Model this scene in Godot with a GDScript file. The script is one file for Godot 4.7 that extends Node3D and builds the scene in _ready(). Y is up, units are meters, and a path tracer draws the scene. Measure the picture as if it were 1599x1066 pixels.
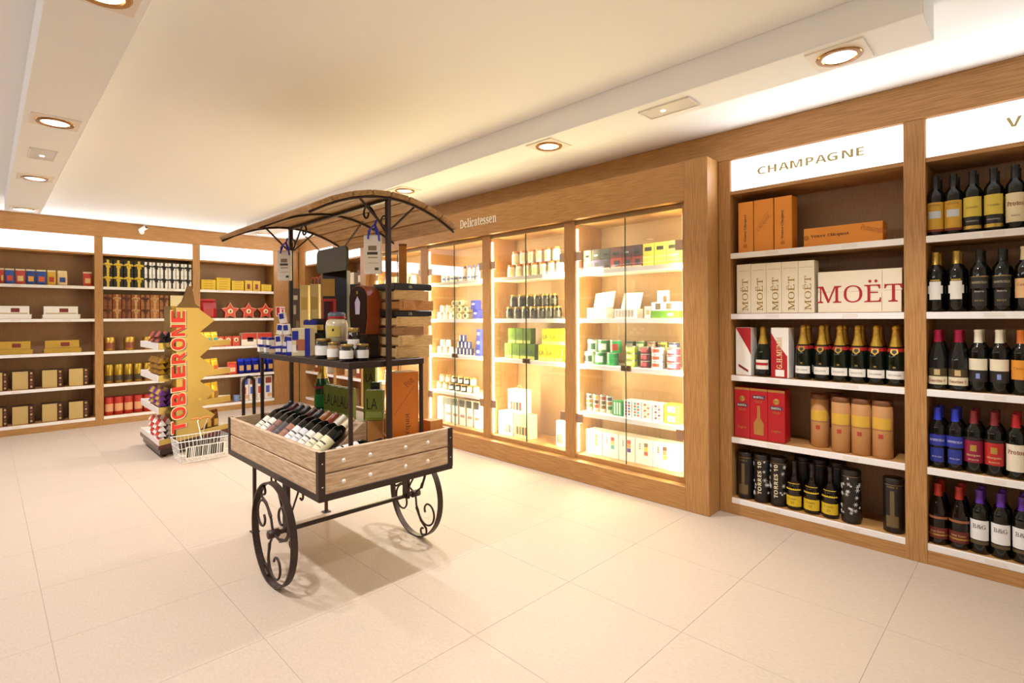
extends Node3D
# Wine and delicatessen shop: two walls of oak shelving, a lit glazed cabinet, a wooden wine cart, a triangular chocolate display.

# ---- photo calibration: pixel columns/rows (1599x1066) turned into directions, used to place things on shelves ----
const FOC = 824.0
const PCX = 799.5
const PVH = 495.8
const EYE = Vector3(0, 1.25, 0)
const ROLL = 0.00576
const XR = 3.345     # front of the right-hand shelving
const ZB = -7.87     # front of the back shelving
const SY = [1.65, 1.268, 0.88, 0.488, 0.105]   # shelf tops
const DY = [1.61, 1.24, 0.885, 0.515, 0.1895]    # cabinet shelf tops
var cam_r: Vector3
var cam_u: Vector3
var cam_f: Vector3
var M = {}
var G = {}
var used = {}
var rng = RandomNumberGenerator.new()

func along(p0, dir, u):
	var a = p0 - EYE
	return ((u - PCX) * a.dot(cam_f) - FOC * a.dot(cam_r)) / (FOC * dir.dot(cam_r) - (u - PCX) * dir.dot(cam_f))
func z_at(u, y, x = XR + 0.03): return along(Vector3(x, y, 0), Vector3(0, 0, 1), u)
func x_at(u, y, z = ZB - 0.03): return along(Vector3(0, y, z), Vector3(1, 0, 0), u)

# ---- materials ----
func mat(key, col, rough = 0.6, metal = 0.0):
	if not M.has(key):
		var m = StandardMaterial3D.new()
		m.resource_name = key
		m.albedo_color = Color(col)
		m.roughness = rough
		m.metallic = metal
		M[key] = m
	return M[key]
func paint(col, rough = 0.55): return mat("paint_%s_%s" % [col, rough], col, rough)
func foil(col, rough = 0.28): return mat("foil_%s_%s" % [col, rough], col, rough, 0.85)
func shine(col): 
	var m = mat("gloss_" + col, col, 0.08)
	m.clearcoat_enabled = true
	m.clearcoat = 0.6
	m.clearcoat_roughness = 0.03
	return m
func noise_tex(seed_, freq, c0, c1, octaves = 4, size = 512):
	var n = FastNoiseLite.new()
	n.seed = seed_
	n.frequency = freq
	n.fractal_octaves = octaves
	n.noise_type = FastNoiseLite.TYPE_SIMPLEX_SMOOTH
	var g = Gradient.new()
	g.set_color(0, Color(c0))
	g.set_color(1, Color(c1))
	var t = NoiseTexture2D.new()
	t.width = size
	t.height = size
	t.seamless = true
	t.noise = n
	t.color_ramp = g
	return t
func grain(key, tex, scale, rough, tint = "ffffff"):
	var m = mat(key, tint, rough)
	m.albedo_texture = tex
	m.uv1_triplanar = true
	m.uv1_world_triplanar = true
	m.uv1_triplanar_sharpness = 8.0
	m.uv1_scale = scale
	return m

# ---- meshes ----
func face(st, pts, n):
	# convex polygon with a flat normal, wound clockwise as seen from its front
	var c = (pts[1] - pts[0]).cross(pts[2] - pts[0])
	var q = pts.duplicate()
	if c.dot(n) > 0.0: q.reverse()
	for i in range(1, q.size() - 1):
		for p in [q[0], q[i], q[i + 1]]:
			st.set_normal(n)
			st.add_vertex(p)
func new_st():
	var st = SurfaceTool.new()
	st.begin(Mesh.PRIMITIVE_TRIANGLES)
	return st
func box_into(st, c, s, b):
	# chamfered box, centre c, size s, chamfer b
	var h = s / 2.0
	b = min(b, min(h.x, min(h.y, h.z)) * 0.45)
	var v = func(sg, ax):
		var p = Vector3(sg[0] * (h.x - b), sg[1] * (h.y - b), sg[2] * (h.z - b))
		p[ax] = sg[ax] * h[ax]
		return c + p
	for ax in 3:
		var a1 = (ax + 1) % 3
		var a2 = (ax + 2) % 3
		for s0 in [-1, 1]:
			var pts = []
			for k in [[-1, -1], [1, -1], [1, 1], [-1, 1]]:
				var sg = [0, 0, 0]
				sg[ax] = s0
				sg[a1] = k[0]
				sg[a2] = k[1]
				pts.append(v.call(sg, ax))
			var n = Vector3.ZERO
			n[ax] = s0
			face(st, pts, n)
			if b > 0.0:
				for s1 in [-1, 1]:
					var sa = [0, 0, 0]
					sa[ax] = s0
					sa[a1] = s1
					var sb = sa.duplicate()
					sa[a2] = -1
					sb[a2] = 1
					var nn = Vector3.ZERO
					nn[ax] = s0
					nn[a1] = s1
					face(st, [v.call(sa, ax), v.call(sb, ax), v.call(sb, a1), v.call(sa, a1)], nn.normalized())
	if b > 0.0:
		for i in [-1, 1]:
			for j in [-1, 1]:
				for k in [-1, 1]:
					var sg = [i, j, k]
					face(st, [v.call(sg, 0), v.call(sg, 1), v.call(sg, 2)], Vector3(i, j, k).normalized())
func box(w, h, d, b = 0.0015):
	# box standing on y = 0, centred in x and z
	var key = "box %.4f %.4f %.4f %.4f" % [w, h, d, b]
	if not G.has(key):
		var st = new_st()
		box_into(st, Vector3(0, h / 2.0, 0), Vector3(w, h, d), b)
		G[key] = st.commit()
	return G[key]
func boxes(key, list):
	# several boxes of one part: [centre, size, chamfer]
	if key == "" or not G.has(key):
		var st = new_st()
		for l in list: box_into(st, l[0], l[1], l[2] if l.size() > 2 else 0.001)
		if key == "": return st.commit()
		G[key] = st.commit()
	return G[key]
func lathe(prof, segs = 20, a0 = 0.0, a1 = TAU):
	var key = "lathe %s %d %.3f %.3f" % [str(prof), segs, a0, a1]
	if G.has(key): return G[key]
	var st = new_st()
	var n = prof.size() - 1
	var nor = []
	for i in n:
		var d = prof[i + 1] - prof[i]
		nor.append(Vector2(d.y, -d.x).normalized() if d.length() > 1e-7 else Vector2(1, 0))
	for i in n:
		var na = nor[i]
		var nb = nor[i]
		if i > 0 and nor[i - 1].dot(nor[i]) > 0.6: na = (nor[i - 1] + nor[i]).normalized()
		if i < n - 1 and nor[i + 1].dot(nor[i]) > 0.6: nb = (nor[i + 1] + nor[i]).normalized()
		for s in segs:
			var t0 = a0 + (a1 - a0) * s / segs
			var t1 = a0 + (a1 - a0) * (s + 1) / segs
			var f = func(p, t): return Vector3(p.x * sin(t), p.y, p.x * cos(t))
			var fn = func(q, t): return Vector3(q.x * sin(t), q.y, q.x * cos(t))
			var P = [f.call(prof[i], t0), f.call(prof[i + 1], t0), f.call(prof[i + 1], t1), f.call(prof[i], t1)]
			var N = [fn.call(na, t0), fn.call(nb, t0), fn.call(nb, t1), fn.call(na, t1)]
			var order = [0, 1, 2, 0, 2, 3]
			if prof[i].x < 1e-6: order = [0, 1, 2]
			elif prof[i + 1].x < 1e-6: order = [0, 1, 3]
			var c = (P[order[1]] - P[order[0]]).cross(P[order[2]] - P[order[0]])
			if c.dot(N[order[0]] + N[order[1]]) > 0.0: order.reverse()
			for o in order:
				st.set_normal(N[o])
				st.add_vertex(P[o])
	G[key] = st.commit()
	return G[key]
func cyl(r, h, segs = 20, b = 0.001): return lathe([Vector2(0, 0), Vector2(r - b, 0), Vector2(r, b), Vector2(r, h - b), Vector2(r - b, h), Vector2(0, h)], segs)
func band(r, y0, y1, deg = 360.0): return lathe([Vector2(r, y0), Vector2(r, y1)], max(6, int(deg / 15.0)), -deg_to_rad(deg) / 2.0, deg_to_rad(deg) / 2.0)
func tube_into(st, pts, r, sides = 7):
	var up = Vector3.UP
	var rings = []
	var prev = Vector3.ZERO
	for i in pts.size():
		var t = (pts[min(i + 1, pts.size() - 1)] - pts[max(i - 1, 0)]).normalized()
		if prev == Vector3.ZERO: prev = t.cross(up if abs(t.y) < 0.9 else Vector3.RIGHT).normalized()
		prev = (prev - t * prev.dot(t)).normalized()
		var bi = t.cross(prev)
		var ring = []
		for k in sides: ring.append([pts[i] + (prev * cos(TAU * k / sides) + bi * sin(TAU * k / sides)) * r, prev * cos(TAU * k / sides) + bi * sin(TAU * k / sides)])
		rings.append([ring, t])
	for i in rings.size() - 1:
		for k in sides:
			var k1 = (k + 1) % sides
			var q = [rings[i][0][k], rings[i + 1][0][k], rings[i + 1][0][k1], rings[i][0][k1]]
			var order = [0, 1, 2, 0, 2, 3]
			if (q[1][0] - q[0][0]).cross(q[2][0] - q[0][0]).dot(q[0][1]) > 0.0: order.reverse()
			for o in order:
				st.set_normal(q[o][1])
				st.add_vertex(q[o][0])
	for e in [[0, -1.0], [rings.size() - 1, 1.0]]:
		var pp = []
		for k in sides: pp.append(rings[e[0]][0][k][0])
		face(st, pp, rings[e[0]][1] * e[1])
func tubes(list, r, sides = 7):
	var st = new_st()
	for l in list: tube_into(st, l, r, sides)
	return st.commit()
func prism(key, poly, depth):
	# polygon in x,y pushed from z = -depth/2 to depth/2
	if G.has(key): return G[key]
	var st = new_st()
	var idx = Geometry2D.triangulate_polygon(PackedVector2Array(poly))
	for s in [-1, 1]:
		for i in range(0, idx.size(), 3):
			var t = []
			for k in 3: t.append(Vector3(poly[idx[i + k]].x, poly[idx[i + k]].y, s * depth / 2.0))
			face(st, t, Vector3(0, 0, s))
	var cw = Geometry2D.is_polygon_clockwise(PackedVector2Array(poly))
	for i in poly.size():
		var a = poly[i]
		var b = poly[(i + 1) % poly.size()]
		var d = (b - a).normalized()
		var n = Vector3(d.y, -d.x, 0) * (-1.0 if cw else 1.0)
		face(st, [Vector3(a.x, a.y, -depth / 2.0), Vector3(b.x, b.y, -depth / 2.0), Vector3(b.x, b.y, depth / 2.0), Vector3(a.x, a.y, depth / 2.0)], n)
	G[key] = st.commit()
	return G[key]
func loft(rings, close = true):
	# flat-shaded skin through rings of equal length
	var st = new_st()
	for i in rings.size() - 1:
		var n = rings[i].size()
		var mid = Vector3.ZERO
		for p in rings[i] + rings[i + 1]: mid += p / (2.0 * n)
		for k in n:
			var a = rings[i][k]
			var b = rings[i][(k + 1) % n]
			var c = rings[i + 1][(k + 1) % n]
			var d = rings[i + 1][k]
			for t in [[a, b, c], [a, c, d]]:
				var nn = (t[1] - t[0]).cross(t[2] - t[0])
				if nn.length() < 1e-12: continue
				nn = nn.normalized()
				if nn.dot((t[0] + t[1] + t[2]) / 3.0 - mid) < 0.0: nn = -nn
				face(st, t, nn)
	if close:
		var up = (rings[-1][0] - rings[0][0])
		for e in [0, rings.size() - 1]:
			var c = (rings[e][1] - rings[e][0]).cross(rings[e][2] - rings[e][1]).normalized()
			if c.dot(up) * (1 if e else -1) < 0: c = -c
			face(st, rings[e], c)
	return st.commit()

# ---- nodes ----
func numbered(called):
	used[called] = used.get(called, -1) + 1
	return called if used[called] == 0 else "%s_%03d" % [called, used[called]]
func thing(called, label, category, at = Vector3.ZERO, turn = 0.0, group = ""):
	var o = Node3D.new()
	o.name = numbered(called)
	add_child(o)
	o.position = at
	o.rotation_degrees.y = turn
	o.set_meta("label", label)
	o.set_meta("category", category)
	if group: o.set_meta("group", group)
	return o
func part(parent, called, mesh, m, at = Vector3.ZERO, rot = Vector3.ZERO):
	var o = MeshInstance3D.new()
	o.name = called
	o.mesh = mesh
	o.material_override = m
	parent.add_child(o, true)
	o.position = at
	o.rotation_degrees = rot
	return o
func struct(called, mesh, m, at = Vector3.ZERO):
	var o = part(self, called, mesh, m, at)
	o.set_meta("kind", "structure")
	return o
func words(parent, s, m, at, w, h, font = "Droid Sans", turn = 0.0, bend = 0.0, called = "lettering"):
	# flat lettering fitted to w x h, front to +z; turn in degrees within its own plane; bend > 0 wraps it round that radius
	var key = "text %s %s" % [s, font]
	if not G.has(key):
		var t = TextMesh.new()
		t.text = s
		var f = SystemFont.new()
		f.font_names = PackedStringArray([font])
		if font.ends_with("Bold"):
			f.font_names = PackedStringArray([font.replace(" Bold", "")])
			f.font_weight = 700
		t.font = f
		t.font_size = 24
		t.depth = 0.0
		t.curve_step = 2.5
		G[key] = t
	var t = G[key]
	var ab = t.get_aabb()
	if ab.size.x < 1e-5: return
	var sx = w / ab.size.x
	var sy = h / ab.size.y
	var o
	if bend > 0.0:
		var arr = t.get_mesh_arrays()
		var vs = arr[Mesh.ARRAY_VERTEX]
		var ns = PackedVector3Array()
		var cen = ab.get_center()
		for i in vs.size():
			var p = Vector2((vs[i].x - cen.x) * sx, (vs[i].y - cen.y) * sy).rotated(deg_to_rad(turn))
			var a = p.x / bend
			vs[i] = Vector3(bend * sin(a), p.y, bend * cos(a))
			ns.append(Vector3(sin(a), 0, cos(a)))
		var am = ArrayMesh.new()
		var na = []
		na.resize(Mesh.ARRAY_MAX)
		na[Mesh.ARRAY_VERTEX] = vs
		na[Mesh.ARRAY_NORMAL] = ns
		na[Mesh.ARRAY_INDEX] = arr[Mesh.ARRAY_INDEX]
		am.add_surface_from_arrays(Mesh.PRIMITIVE_TRIANGLES, na)
		o = part(parent, called, am, m, at)
	else:
		o = part(parent, called, t, m, at)
		var b = Basis(Vector3(0, 0, 1), deg_to_rad(turn)) * Basis.from_scale(Vector3(sx, sy, 1))
		o.transform = Transform3D(b, at - b * Vector3(ab.get_center().x, ab.get_center().y, 0))
	return o

# ---- goods: every builder makes one thing with its base at y = 0 and its front to +z ----
const BOTTLES = {
	"bordeaux": [[0, 0, .033, 0, .0365, .004, .0365, .19, .034, .207, .023, .226, .0150, .24, .0138, .285, .0150, .287, .0150, .298, 0, .298], .236, .0365],
	"burgundy": [[0, 0, .037, 0, .0405, .004, .0405, .135, .037, .165, .026, .205, .0165, .235, .0140, .285, .0155, .287, .0155, .296, 0, .296], .236, .0405],
	"champagne": [[0, 0, .039, 0, .0435, .005, .0435, .14, .040, .168, .028, .21, .0185, .25, .0155, .29, .0175, .292, .0175, .306, .012, .316, 0, .316], .205, .0435],
	"brandy": [[0, 0, .041, 0, .0445, .004, .0445, .125, .040, .15, .026, .172, .0160, .192, .0145, .26, .0165, .262, .0165, .288, 0, .288], .225, .0445]}
func bottle(t, kind, glass, cap, labels, s = 1.0):
	var f = BOTTLES[kind][0]
	var prof = []
	for i in range(0, f.size(), 2): prof.append(Vector2(f[i] * s, f[i + 1] * s))
	part(t, "body", lathe(prof, 22), glass)
	var cp = []
	var y0 = BOTTLES[kind][1] * s
	for i in prof.size() - 1:
		if prof[i].y < y0 and prof[i + 1].y >= y0:
			var k = (y0 - prof[i].y) / (prof[i + 1].y - prof[i].y)
			cp.append(Vector2(lerp(prof[i].x, prof[i + 1].x, k) + 0.0007, y0))
		if prof[i + 1].y >= y0: cp.append(Vector2(prof[i + 1].x + (0.0007 if prof[i + 1].x > 0 else 0.0), prof[i + 1].y + 0.0006))
	part(t, "capsule", lathe(cp, 16), cap)
	var r = BOTTLES[kind][2] * s + 0.0006
	for l in labels:
		var lp = part(t, "label", band(r, l.y0 * s, l.y1 * s, l.get("deg", 130.0)), l.m)
		for x in l.get("t", []):   # [text, y, w, h, material, font]
			words(lp, x[0], x[4], Vector3(0, x[1] * s, 0), x[2] * s, x[3] * s, x[5] if x.size() > 5 else "Droid Serif", 0.0, r + 0.0006)
		r += 0.0004
	return t
func carton(t, w, h, d, m, panels = [], texts = [], called = "body"):
	# panels: [x, y, w, h, material, part name]; texts: [text, x, y, w, h, material, font, turn]
	var b = part(t, called, box(w, h, d), m)
	for p in panels: part(t, p[5] if p.size() > 5 else "label", box(p[2], p[3], 0.0012, 0.0002), p[4], Vector3(p[0], p[1] - p[3] / 2.0, d / 2.0 + 0.0004))
	for x in texts: words(b, x[0], x[5], Vector3(x[1], x[2], d / 2.0 + 0.0016), x[3], x[4], x[6] if x.size() > 6 else "Droid Serif", x[7] if x.size() > 7 else 0.0)
	return t
func tin(t, r, h, m, lid, label = null, y0 = 0.2, y1 = 0.75, deg = 150.0):
	part(t, "body", cyl(r, h - 0.004, 20), m)
	part(t, "lid", lathe([Vector2(r * 1.0, h - 0.007), Vector2(r * 1.03, h - 0.006), Vector2(r * 1.03, h - 0.001), Vector2(r * 0.97, h), Vector2(0, h - 0.001)], 20), lid)
	if label: part(t, "label", band(r + 0.0007, h * y0, h * y1, deg), label)
	return t
func jar(t, r, h, content, lid, label = null, lh = 0.16, fat = 1.0):
	var hb = h * (1.0 - lh)
	part(t, "body", lathe([Vector2(0, 0), Vector2(r * 0.9, 0), Vector2(r, h * 0.04), Vector2(r * fat, hb * 0.5), Vector2(r, hb * 0.82), Vector2(r * 0.82, hb * 0.97), Vector2(r * 0.8, hb), Vector2(0, hb)], 20), content)
	part(t, "lid", lathe([Vector2(0, hb + 0.0003), Vector2(r * 0.86, hb + 0.0003), Vector2(r * 0.88, hb + 0.002), Vector2(r * 0.88, h - 0.002), Vector2(r * 0.84, h), Vector2(0, h)], 20), lid)
	if label: part(t, "label", band(r * fat + 0.0008, hb * 0.2, hb * 0.75, 150.0), label)
	return t
func gift(t, w, h, d, m, rib):
	part(t, "box", box(w, h, d), m)
	var rw = w * 0.26
	part(t, "ribbon", boxes("rib %.4f %.4f %.4f" % [w, h, d], [[Vector3(0, h / 2.0, 0), Vector3(rw, h + 0.002, d + 0.002)], [Vector3(0, h * 0.66, 0), Vector3(w + 0.001, rw * 0.8, d + 0.002)]]), rib)
	var st = new_st()
	var bow = part(t, "bow", boxes("bow %.4f" % w, [[Vector3(-w * .2, 0.008, 0), Vector3(w * .34, w * .22, 0.014), .004], [Vector3(w * .2, 0.004, 0), Vector3(w * .34, w * .22, 0.014), .004], [Vector3(0, 0, .004), Vector3(w * .16, w * .18, .014), .004], [Vector3(-w * .16, -w * .24, -.002), Vector3(w * .12, w * .3, .004)], [Vector3(w * .18, -w * .26, -.002), Vector3(w * .12, w * .34, .004)]]), rib, Vector3(0, h * 0.66, d / 2.0 + 0.007))
	return t
func pouch(t, w, h, d, m, top, pic = null):
	# pillow bag standing on its bottom fold, pinched at the top
	var rings = []
	for k in [[0.0, 0.9, 0.8], [0.08, 1.0, 1.0], [0.5, 1.0, 0.95], [0.8, 0.98, 0.45], [0.9, 0.97, 0.08]]:
		var ring = []
		for c in [[-1, -.6], [-.6, -1], [.6, -1], [1, -.6], [1, .6], [.6, 1], [-.6, 1], [-1, .6]]: ring.append(Vector3(c[0] * w / 2.0 * k[1], k[0] * h, c[1] * d / 2.0 * k[2]))
		rings.append(ring)
	var key = "pouch %.3f %.3f %.3f" % [w, h, d]
	if not G.has(key): G[key] = loft(rings)
	part(t, "body", G[key], m)
	part(t, "crimped_top", box(w * 0.97, h * 0.1, 0.004), top, Vector3(0, h * 0.9, 0))
	if pic: part(t, "print", box(w * 0.6, h * 0.34, 0.002, 0.0005), pic, Vector3(0, h * 0.2, d / 2.0 * 0.97))
	return t
func bar_prism(t, l, s, m, m2):
	# three-sided chocolate bar lying along x
	part(t, "wrapper", prism("barprism %.3f %.3f" % [l, s], [Vector2(-s / 2, 0), Vector2(s / 2, 0), Vector2(0, s * 0.87)], l), m, Vector3.ZERO, Vector3(0, 90, 0))
	part(t, "band", prism("barband %.3f %.3f" % [l, s], [Vector2(-s / 2 - .001, -.0004), Vector2(s / 2 + .001, -.0004), Vector2(0, s * 0.87 + .0015)], l * 0.5), m2, Vector3.ZERO, Vector3(0, 90, 0))
	return t
func rbox(u0, u1, y, h, d, called, label, cat, group, m, panels = [], texts = [], xf = 0.0, gap = 0.0015):
	# a carton on the right wall whose front spans photo columns u0..u1
	if xf == 0.0: xf = XR + 0.03
	var z0 = z_at(u0, y, xf)
	var z1 = z_at(u1, y, xf)
	var w = z1 - z0 - gap
	var t = thing(called, label, cat, Vector3(xf + d / 2.0, y, (z0 + z1) / 2.0), -90.0, group)
	var pp = []
	for p in panels: pp.append([p[0] * w, p[1] * h, p[2] * w, p[3] * h, p[4]] + p.slice(5))
	var tt = []
	for x in texts: tt.append([x[0], x[1] * w, x[2] * h, x[3] * w, x[4] * h] + x.slice(5))
	return carton(t, w, h, d, m, pp, tt)
func bbox(u0, u1, y, h, d, called, label, cat, group, m, panels = [], texts = [], zf = ZB - 0.03, gap = 0.002):
	var x0 = x_at(u0, y, zf)
	var x1 = x_at(u1, y, zf)
	var w = x1 - x0 - gap
	var t = thing(called, label, cat, Vector3((x0 + x1) / 2.0, y, zf - d / 2.0), 0.0, group)
	var pp = []
	for p in panels: pp.append([p[0] * w, p[1] * h, p[2] * w, p[3] * h, p[4]] + p.slice(5))
	var tt = []
	for x in texts: tt.append([x[0], x[1] * w, x[2] * h, x[3] * w, x[4] * h] + x.slice(5))
	return carton(t, w, h, d, m, pp, tt)
func rthing(u, y, xc, called, label, cat, group = "", turn = -90.0): return thing(called, label, cat, Vector3(xc, y, z_at(u, y, xc)), turn, group)
func bthing(u, y, zc, called, label, cat, group = "", turn = 0.0): return thing(called, label, cat, Vector3(x_at(u, y, zc), y, zc), turn, group)


func _ready():
	rng.seed = 7
	# camera: level, slightly rolled, lens shifted down
	cam_f = Vector3(sqrt(0.5), 0, -sqrt(0.5))
	var r0 = Vector3(sqrt(0.5), 0, sqrt(0.5))
	cam_r = r0 * cos(ROLL) - Vector3.UP * sin(ROLL)
	cam_u = r0 * sin(ROLL) + Vector3.UP * cos(ROLL)
	var cam = Camera3D.new()
	cam.name = "camera"
	cam.projection = Camera3D.PROJECTION_FRUSTUM
	cam.near = 0.05
	cam.far = 60.0
	cam.size = 1066.0 / FOC * cam.near
	cam.frustum_offset = Vector2(0, -(533.0 - PVH) / FOC * cam.near)
	cam.transform = Transform3D(Basis(cam_r, cam_u, -cam_f), EYE)
	add_child(cam)
	cam.current = true
	# environment: indoors, no sky light
	var we = WorldEnvironment.new()
	we.name = "environment"
	var env = Environment.new()
	env.background_mode = Environment.BG_COLOR
	env.background_color = Color(0, 0, 0)
	env.tonemap_mode = Environment.TONE_MAPPER_LINEAR
	env.tonemap_exposure = 1.24
	env.sdfgi_enabled = true
	env.ssao_enabled = true
	env.ssil_enabled = true
	we.environment = env
	add_child(we)
	materials()
	room()
	lamps()
	back_units()
	right_units()
	cabinet()
	cart()
	chocolate_stand()
	basket()
	goods_back()
	goods_champagne()
	goods_wine()
	goods_cabinet()
	goods_cart()

const DOWNLIGHT = 2.6       # energy of each ceiling downlight
const PANEL_LIGHT = 0.36    # energy of each light-box panel
const LED_LIGHT = 1.8       # energy of each cabinet strip
const WARM = "f4f6ff"
func materials():
	var oak = noise_tex(3, 0.03, "9b6a36", "cb9a5e", 5)
	var fine = noise_tex(8, 0.05, "9c7650", "bc946a", 4)
	grain("oak_upright", oak, Vector3(9, 0.3, 9), 0.45)
	grain("oak_lengthwise", oak, Vector3(0.3, 9, 0.3), 0.45)
	grain("oak_panel", fine, Vector3(9, 0.25, 9), 0.5)
	grain("plank", noise_tex(21, 0.018, "b08c66", "e2c6a2", 5), Vector3(0.8, 7, 0.8), 0.6)
	grain("canopy_plank", noise_tex(23, 0.018, "93683a", "c49a62", 5), Vector3(5, 5, 0.5), 0.6)
	grain("crate_wood", noise_tex(25, 0.02, "c39455", "e2bd82", 4), Vector3(1.5, 12, 1.5), 0.6)
	grain("crate_wood_orange", noise_tex(26, 0.02, "a8692a", "c88a44", 4), Vector3(1.5, 14, 1.5), 0.55)
	grain("crate_wood_dark", noise_tex(27, 0.02, "8e6238", "b58450", 4), Vector3(1.5, 14, 1.5), 0.55)
	grain("floor_tile", noise_tex(5, 0.06, "b29e88", "bda994", 5), Vector3(2.6, 2.6, 1.1), 0.62)
	grain("iron", noise_tex(31, 0.05, "33261f", "4d3c33", 3), Vector3(6, 6, 6), 0.42)
	M["iron"].metallic = 0.5
	mat("seam", "a8947c", 0.8)
	mat("white_paint", "fcfbf8", 0.75)
	mat("shelf_edge", "f1ebe3", 0.45)
	mat("glass_dark", "0b0d08", 0.06)
	mat("chrome", "d8d8d8", 0.15, 1.0)
	var g = mat("pane", "ffffff", 0.02)
	g.transparency = BaseMaterial3D.TRANSPARENCY_ALPHA
	g.albedo_color = Color(0.92, 0.97, 0.93, 0.03)
	var e = mat("light_panel", "fdfdfd", 0.5)
	e.emission_enabled = true
	e.emission = Color(0.97, 0.98, 1.0)
	e.emission_energy_multiplier = 1.1
	var l = mat("led_light", "fff6dd", 0.5)
	l.emission_enabled = true
	l.emission = Color("fff1cf")
	l.emission_energy_multiplier = 3.0
	var d = mat("lamp_lens", "ffffff", 0.4)
	d.emission_enabled = true
	d.emission = Color("fff4e2")
	d.emission_energy_multiplier = 3.0

func room():
	var f = struct("floor", box(6.2, 0.1, 10.4, 0.0), M.seam, Vector3(0.75, -0.1015, -3.15))
	var tw = 0.59
	var td = 0.57
	for i in range(-4, 6):
		for j in range(-4, 15):
			var x0 = max(0.18 + tw * i, -2.2)
			var x1 = min(0.18 + tw * (i + 1), 3.7)
			var z1 = min(-0.44 - td * j, 1.95)
			var z0 = max(-0.44 - td * (j + 1), -8.2)
			if x1 - x0 < 0.05 or z1 - z0 < 0.05: continue
			part(f, "tile", box(snappedf(x1 - x0, 0.001) - 0.0012, 0.008, snappedf(z1 - z0, 0.001) - 0.0012, 0.0004), M.floor_tile, Vector3((x0 + x1) / 2.0, 0.0935, (z0 + z1) / 2.0) - Vector3(0.75, 0, -3.15))
	struct("ceiling", box(6.2, 0.12, 10.4, 0.0), M.white_paint, Vector3(0.75, 2.43, -3.15))
	struct("wall_right", box(0.12, 2.5, 10.4, 0.0), M.white_paint, Vector3(3.76, -0.03, -3.15))
	struct("wall_back", box(6.2, 2.5, 0.12, 0.0), M.white_paint, Vector3(0.75, -0.03, -8.28))
	struct("wall_left", box(0.12, 2.5, 10.4, 0.0), M.white_paint, Vector3(-2.28, -0.03, -3.15))
	struct("wall_front", box(6.2, 2.5, 0.12, 0.0), M.white_paint, Vector3(0.75, -0.03, 2.0))
	# oak fascias between the light boxes and the ceiling, plaster beams under the ceiling
	struct("trim_1", box(5.56, 0.188, 0.33, 0.002), M.oak_lengthwise, Vector3(0.575, 2.241, ZB - 0.165))
	struct("trim_2", box(0.33, 0.188, 9.75, 0.002), M.oak_lengthwise, Vector3(XR + 0.166, 2.241, -2.993))
	struct("trim_3", box(0.255, 0.136, 6.67, 0.003), M.white_paint, Vector3(2.43, 2.295, -3.615))
	struct("trim_4", box(0.255, 0.136, 6.67, 0.003), M.white_paint, Vector3(0.268, 2.295, -3.615))
	# oak filler in the corner between the two runs
	struct("trim_5", box(0.36, 2.239, 0.33, 0.002), M.oak_upright, Vector3(3.16, 0, ZB - 0.166))
	struct("trim_6", box(0.33, 2.239, 0.2, 0.002), M.oak_upright, Vector3(XR + 0.166, 0, -7.768))

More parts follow.
